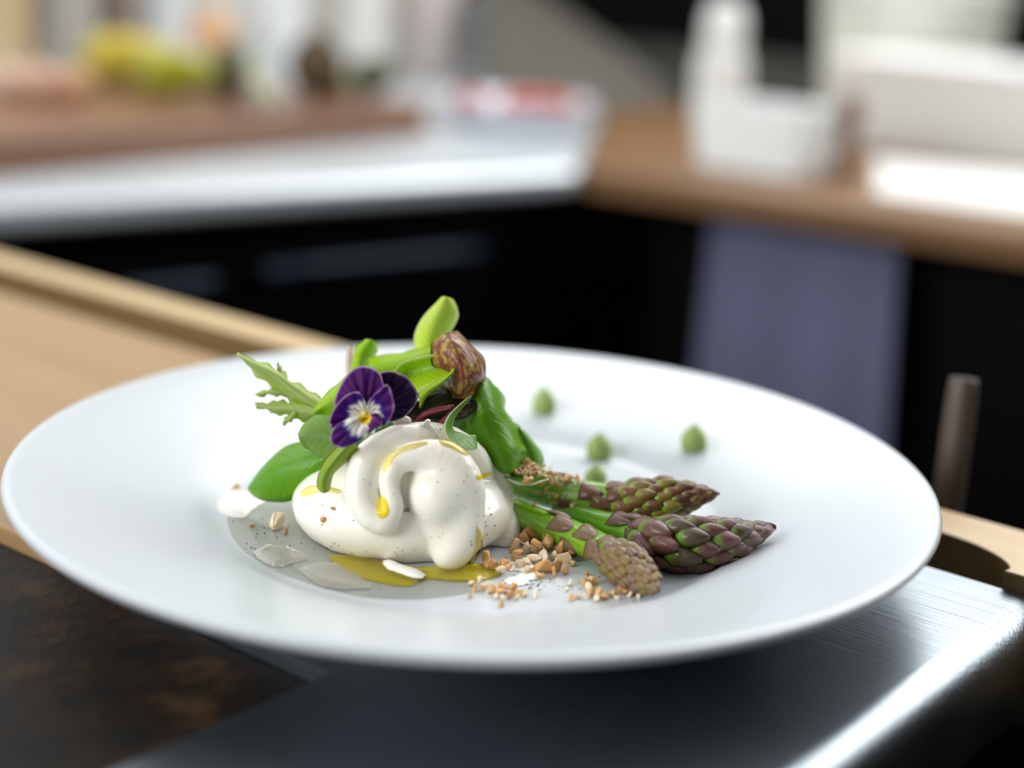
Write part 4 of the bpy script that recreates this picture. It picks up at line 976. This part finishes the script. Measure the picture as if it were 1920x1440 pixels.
# leek leaning, dark artichokes and avocado
pa, pb = un(505, 188, ZB + .012), un(462, 120, ZB + 0.03)
lk = empty('leek', un(505, 188, ZB)); tag(lk, 'grey green leek end pointing to the camera on the block', 'leek', 'produce on the chopping block')
tube('stalk', [pa, (pa + pb) / 2, pb], [.0085, .0095, .0105], speckled('leek_skin', (0.30, 0.32, 0.20), (0.40, 0.41, 0.28), 30, 0.5), lk, 16, 8)
tube('leaf_end', [pb, pb + (pb - pa) * 0.35], [.0102, .014], speckled('leek_leaf', (0.12, 0.17, 0.06), (0.2, 0.24, 0.1), 30, 0.5), lk, 16, 4, 0.5)
def artichoke(x, y, rpx, lab, c0, c1):
    p = un(x, y, ZB); r = rpx * pxm(p); root = empty('artichoke', p); tag(root, lab, 'artichoke', 'produce on the chopping block')
    m = speckled('artichoke_skin' + str(x), c0, c1, 40, 0.6); lathe('heart', ellp(r * .85, 10, 0, 2 * r), m, p, root, 18)
    me = scale_mesh('bract', m)
    for i in range(40):
        g = i / 39; s = r * 2 * (0.02 + 0.75 * g); rr = r * .85 * math.sin(math.pi * (0.14 + 0.72 * g)); a = i * 2.4
        ob = bpy.data.objects.new('bract', me); COL.objects.link(ob); ob.parent = root
        O_ = Vector((math.cos(a), math.sin(a), 0)); T = Vector((0, 0, 1)); Xd = (T * .95 + O_ * (0.3 - 0.6 * g)).normalized(); Zd = (O_ - Xd * O_.dot(Xd)).normalized(); Yd = Zd.cross(Xd)
        sz = r * 0.8
        b = O_ * rr * 0.92 + Vector((0, 0, s))
        ob.matrix_basis = Matrix(((Xd.x, Yd.x, Zd.x, b.x), (Xd.y, Yd.y, Zd.y, b.y), (Xd.z, Yd.z, Zd.z, b.z), (0, 0, 0, 1))) @ Matrix.Diagonal((sz, sz, sz, 1))
artichoke(424, 184, 46, 'dark olive artichoke between pepper and leek', (0.035, 0.035, 0.012), (0.09, 0.075, 0.02))
artichoke(592, 184, 56, 'dark brown artichoke right of the leek', (0.05, 0.03, 0.012), (0.12, 0.075, 0.03))
round_veg('avocado', 695, 180, 46, 'dark green avocado at the right of the block', (0.03, 0.04, 0.012), (0.08, 0.085, 0.02), 'avocado', hs=0.8)
round_veg('avocado', 640, 182, 28, 'small light green avocado left of the dark one', (0.22, 0.24, 0.08), (0.30, 0.30, 0.12), 'avocado', hs=0.9)
# jars and boards behind the block
def jar(name, x, ybase, w, h, lab, col, rough=0.3, cat='jar', z=0.0005, neck=1.0, capcol=None, extra=None, group='containers along the back'):
    if ybase is None:                    # stands by the left wall
        y0, y1 = -60.0, 400.0
        for _ in range(40):
            ym = (y0 + y1) / 2
            if un(x, ym)[:2] @ AH < -1.18: y0 = ym
            else: y1 = ym
        ybase = y1
    p = un(x, ybase, z); k = pxm(p); r, hh_ = w * k / 2, h * k
    root = empty(name, p); tag(root, lab, cat, group)
    m = extra or plain('glaze_' + name + str(x), col, rough)
    lathe('body', [(0, 0), (r * .93, 0), (r, hh_ * .04), (r, hh_ * .78), (r * .97, hh_ * .84), (r * neck, hh_ * .92), (r * neck, hh_), (r * neck * .9, hh_), (r * neck * .88, hh_ * .93), (0, hh_ * .92)], m, p, root, 36)
    if capcol: lathe('lid', [(0, hh_), (r * neck * 1.06, hh_), (r * neck * 1.08, hh_ * 1.10), (r * neck * .9, hh_ * 1.14), (0, hh_ * 1.14)], plain('lid_' + name + str(x), capcol, 0.4), p, root, 30)
    return root
jar('canister', 672, None, 112, 300, 'tall white canister behind the avocados', (0.80, 0.80, 0.77), capcol=(0.75, 0.75, 0.72), cat='canister')
jar('canister', 800, None, 135, 320, 'tall pinkish white canister right of the block', (0.74, 0.66, 0.64), capcol=(0.7, 0.65, 0.62), cat='canister')
jar('canister', 515, None, 105, 260, 'white canister behind the leek', (0.80, 0.82, 0.84), capcol=(0.75, 0.75, 0.75), cat='canister')
jar('canister', 305, None, 85, 220, 'pale blue white canister behind the yellow pepper', (0.72, 0.76, 0.80), capcol=(0.7, 0.7, 0.72), cat='canister')
jar('storage_jar', 222, None, 72, 210, 'brown grey jar between grey and blue white canisters', (0.26, 0.20, 0.16), capcol=(0.2, 0.15, 0.1))
jar('canister', 120, None, 125, 280, 'grey canister above the shallots', (0.42, 0.42, 0.40), capcol=(0.4, 0.4, 0.38), cat='canister')
jar('canister', 14, None, 95, 300, 'tan canister at the left edge', (0.60, 0.46, 0.28), capcol=(0.5, 0.38, 0.22), cat='canister')
M['glass'] = clear_liquid('clear_glass', (0.88, 0.91, 0.93), 0.03, 0.9, 1.45)
jar('drinking_glass', 890, 200, 42, 200, 'narrow clear glass at the end of the chopping block', None, cat='glass', extra=M['glass'])
# white dish with tomatoes at the end of the steel counter
pd = un(965, 232, 0.0005); k = pxm(pd); rd = 150 * k
o = lathe('shallow_dish', [(0, 0), (rd * .62, 0), (rd * .85, .012), (rd * .99, .024), (rd, .026), (rd * .96, .0262), (rd * .82, .016), (rd * .6, .005), (0, .005)], plain('dish_white', (0.74, 0.74, 0.82), 0.3), pd, None, 56)
tag(o, 'white shallow dish of red tomatoes at the end of the steel counter', 'dish')
for (dx, dy, r_, lab) in ((-.05, -.005, .016, 'leftmost red tomato in the shallow dish'), (.0, -.02, .017, 'front red tomato in the shallow dish'), (.03, .02, .017, 'rear red tomato in the shallow dish'), (.05, -.012, .015, 'rightmost red tomato in the shallow dish')):
    p = pd + np.array([dx, dy, .0055]); root = empty('tomato', p); tag(root, lab, 'tomato', 'tomatoes in the dish')
    lathe('body', ellp(r_, 12, 0, 2 * r_ * .9), plain('tomato_red' + lab.split()[0], (0.50, 0.045, 0.03), 0.25), p, root, 22)
    lathe('calyx', [(0, r_ * 1.86), (r_ * .3, r_ * 1.84), (r_ * .5, r_ * 1.74), (0, r_ * 1.78)], plain('calyx' + lab.split()[0], (0.08, 0.2, 0.03), 0.6), p, root, 10)

# ------------------------------------------------------------------ things on the wooden counter
bt = empty('squeeze_bottle', un(1343, 252, 0)); p = un(1343, 252, 0); k = pxm(p)
tag(bt, 'glossy white squeeze bottle on the wooden counter', 'bottle')
def milky(name, col, rough=0.35, tl=0.45):
    t = NT(name); t.set(Base_Color=col, Roughness=rough)
    q = t.n('ShaderNodeBsdfTranslucent'); q.inputs[0].default_value = (*col, 1)
    m = t.n('ShaderNodeMixShader'); m.inputs[0].default_value = tl; t.l(t.p.outputs[0], m.inputs[1]); t.l(q.outputs[0], m.inputs[2]); t.l(m.outputs[0], t.out.inputs[0])
    return t.m
mB = milky('white_plastic', (0.93, 0.94, 0.93), 0.12, 0.4)
lathe('body', [(0, 0), (46 * k, 0), (50 * k, 6 * k), (50 * k, 125 * k), (44 * k, 150 * k), (36 * k, 162 * k), (0, 162 * k)], mB, p, bt, 36)
lathe('cap', [(0, 160 * k), (38 * k, 160 * k), (40 * k, 175 * k), (38 * k, 215 * k), (26 * k, 240 * k), (0, 246 * k)], mB, p, bt, 36)
tub = empty('plastic_tub', un(1430, 335, 0)); p = un(1430, 318, 0); k = pxm(p); tag(tub, 'translucent white plastic tub in front of the squeeze bottle', 'tub')
M['frost'] = milky('frosted_plastic', (0.90, 0.92, 0.92), 0.3, 0.35)
def rounded_rect(cx, cy, w_, d_, r_, ang, n=6):
    pts = []
    for sx, sy, a0 in ((1, 1, 0), (-1, 1, 90), (-1, -1, 180), (1, -1, 270)):
        for i in range(n + 1):
            a = math.radians(a0 + 90 * i / n); pts.append((sx * (w_ / 2 - r_) + r_ * math.cos(a), sy * (d_ / 2 - r_) + r_ * math.sin(a)))
    c, s = math.cos(ang), math.sin(ang); return [(cx + x * c - y * s, cy + x * s + y * c) for x, y in pts]
def loft(name, secs, mat, parent, cap0=True, cap1=True):
    """secs: list of (polygon, z) with equal counts"""
    vs, fs = [], []; n = len(secs[0][0])
    for poly, z in secs: vs += [(q[0], q[1], z) for q in poly]
    for j in range(len(secs) - 1):
        for i in range(n): fs.append((j * n + i, j * n + (i + 1) % n, (j + 1) * n + (i + 1) % n, (j + 1) * n + i))
    if cap0: fs.append(tuple(range(n))[::-1])
    if cap1: fs.append(tuple((len(secs) - 1) * n + i for i in range(n)))
    o = mesh_obj(name, vs, fs, mat, parent, False); return o
def box_tub(root, p, w_, d_, h_, mat, ang=ANG, lidmat=None, taper=0.92):
    S = lambda f, z: (rounded_rect(p[0], p[1], w_ * f, d_ * f, 0.012 * f, ang), p[2] + z)
    loft('body', [S(taper, 0.0005), S(1, h_), S(1.05, h_), S(1.05, h_ + .003), S(0.97, h_ + .003), S(taper - .03, .003)], mat, root)
    if lidmat: loft('lid', [S(1.06, h_ + .0035), S(1.06, h_ + .010), S(1.0, h_ + .013)], lidmat, root)
box_tub(tub, p, 245 * k, 0.07, 118 * k, M['frost'])
mW = milky('white_box_plastic', (0.95, 0.95, 0.93), 0.35, 0.45)
p = un(1790, 285, 0); k = pxm(p); bx_ = empty('storage_box', p); tag(bx_, 'large white storage box with lid at the right end of the wooden counter', 'box')
box_tub(bx_, p, 420 * k, 0.12, 150 * k, mW, lidmat=plain('box_lid', (0.9, 0.9, 0.9), 0.25), taper=0.97)
p = un(1690, 238, 0); k = pxm(p) * 0.88; bk = empty('bucket', p); tag(bk, 'white tapered bucket behind the storage box', 'bucket')
lathe('body', [(0, 0), (165 * k, 0), (168 * k, 6 * k), (195 * k, 290 * k), (203 * k, 290 * k), (203 * k, 300 * k), (190 * k, 300 * k), (162 * k, 10 * k), (0, 10 * k)], milky('bucket_white', (0.88, 0.90, 0.86), 0.35, 0.45), p, bk, 48)
tube('handle', [p + np.array([math.cos(a) * 204 * k, 0, 285 * k]) + np.array([0, -1, 0]) * 0.0 + np.array([0, -abs(math.sin(a)) * 206 * k, -abs(math.sin(a)) * 20 * k]) for a in np.linspace(0, math.pi, 13)], [.0012] * 13, M['steel2'], bk, 8)
p = un(1582, 335, 0); k = pxm(p); pm = empty('pepper_mill', p); tag(pm, 'slim brown wooden pepper mill between tub and storage box', 'mill')
lathe('body', [(0, 0), (24 * k, 0), (25 * k, 8 * k), (19 * k, 30 * k), (16 * k, 70 * k), (21 * k, 105 * k), (20 * k, 115 * k), (0, 116 * k)], wood('mill_wood', (0.14, 0.07, 0.035), (0.22, 0.11, 0.05), 0.4), p, pm, 28)
lathe('head', [(0, 116 * k), (20 * k, 117 * k), (22 * k, 135 * k), (15 * k, 155 * k), (0, 162 * k)], wood('mill_head', (0.14, 0.07, 0.035), (0.22, 0.11, 0.05), 0.4), p, pm, 28)
wb = prism('white_board', [un(1640, 368)[:2], un(2050, 425)[:2], un(2060, 345)[:2], un(1640, 305)[:2]], 0.0, 0.004, plain('white_board_plastic', (0.86, 0.87, 0.86), 0.3), None, 0.001)
tag(wb, 'flat white cutting board lying before the storage box', 'board')
# low grey splashback and a grey tray leaning against the wall
sp_ = kbox('splashback', AL + 0.01, 0.9, BB - 0.022, BB - 0.002, 0.0005, 0.055, plain('grey_splash', (0.07, 0.066, 0.058), 0.4), None, 0.002)
tag(sp_, 'low grey splashback along the dark rear wall', 'splashback')
tr = empty('sheet_tray', un(1080, 200, 0)); tag(tr, 'grey baking tray leaning in the corner behind the dish', 'tray')
q = [at(905, -60, 1.70), at(1000, -20, 1.70), un(1290, 196, 0.001), un(1090, 210, 0.001), un(905, 186, 0.001)]
bm = bmesh.new(); f0 = [bm.verts.new(tuple(x)) for x in q]; f1 = [bm.verts.new(tuple(x + np.array([0.002, .006, .002]))) for x in q]
bm.faces.new(f0); bm.faces.new(f1[::-1])
for i in range(5): bm.faces.new((f0[i], f1[i], f1[(i + 1) % 5], f0[(i + 1) % 5]))
bmesh.ops.recalc_face_normals(bm, faces=bm.faces)
bm_obj('sheet', bm, plain('grey_tray', (0.095, 0.088, 0.075), 0.5), tr, False)
tube('rolled_edge', [q[1], q[2]], [0.003, 0.003], plain('grey_tray_edge', (0.12, 0.11, 0.095), 0.4), tr, 8)
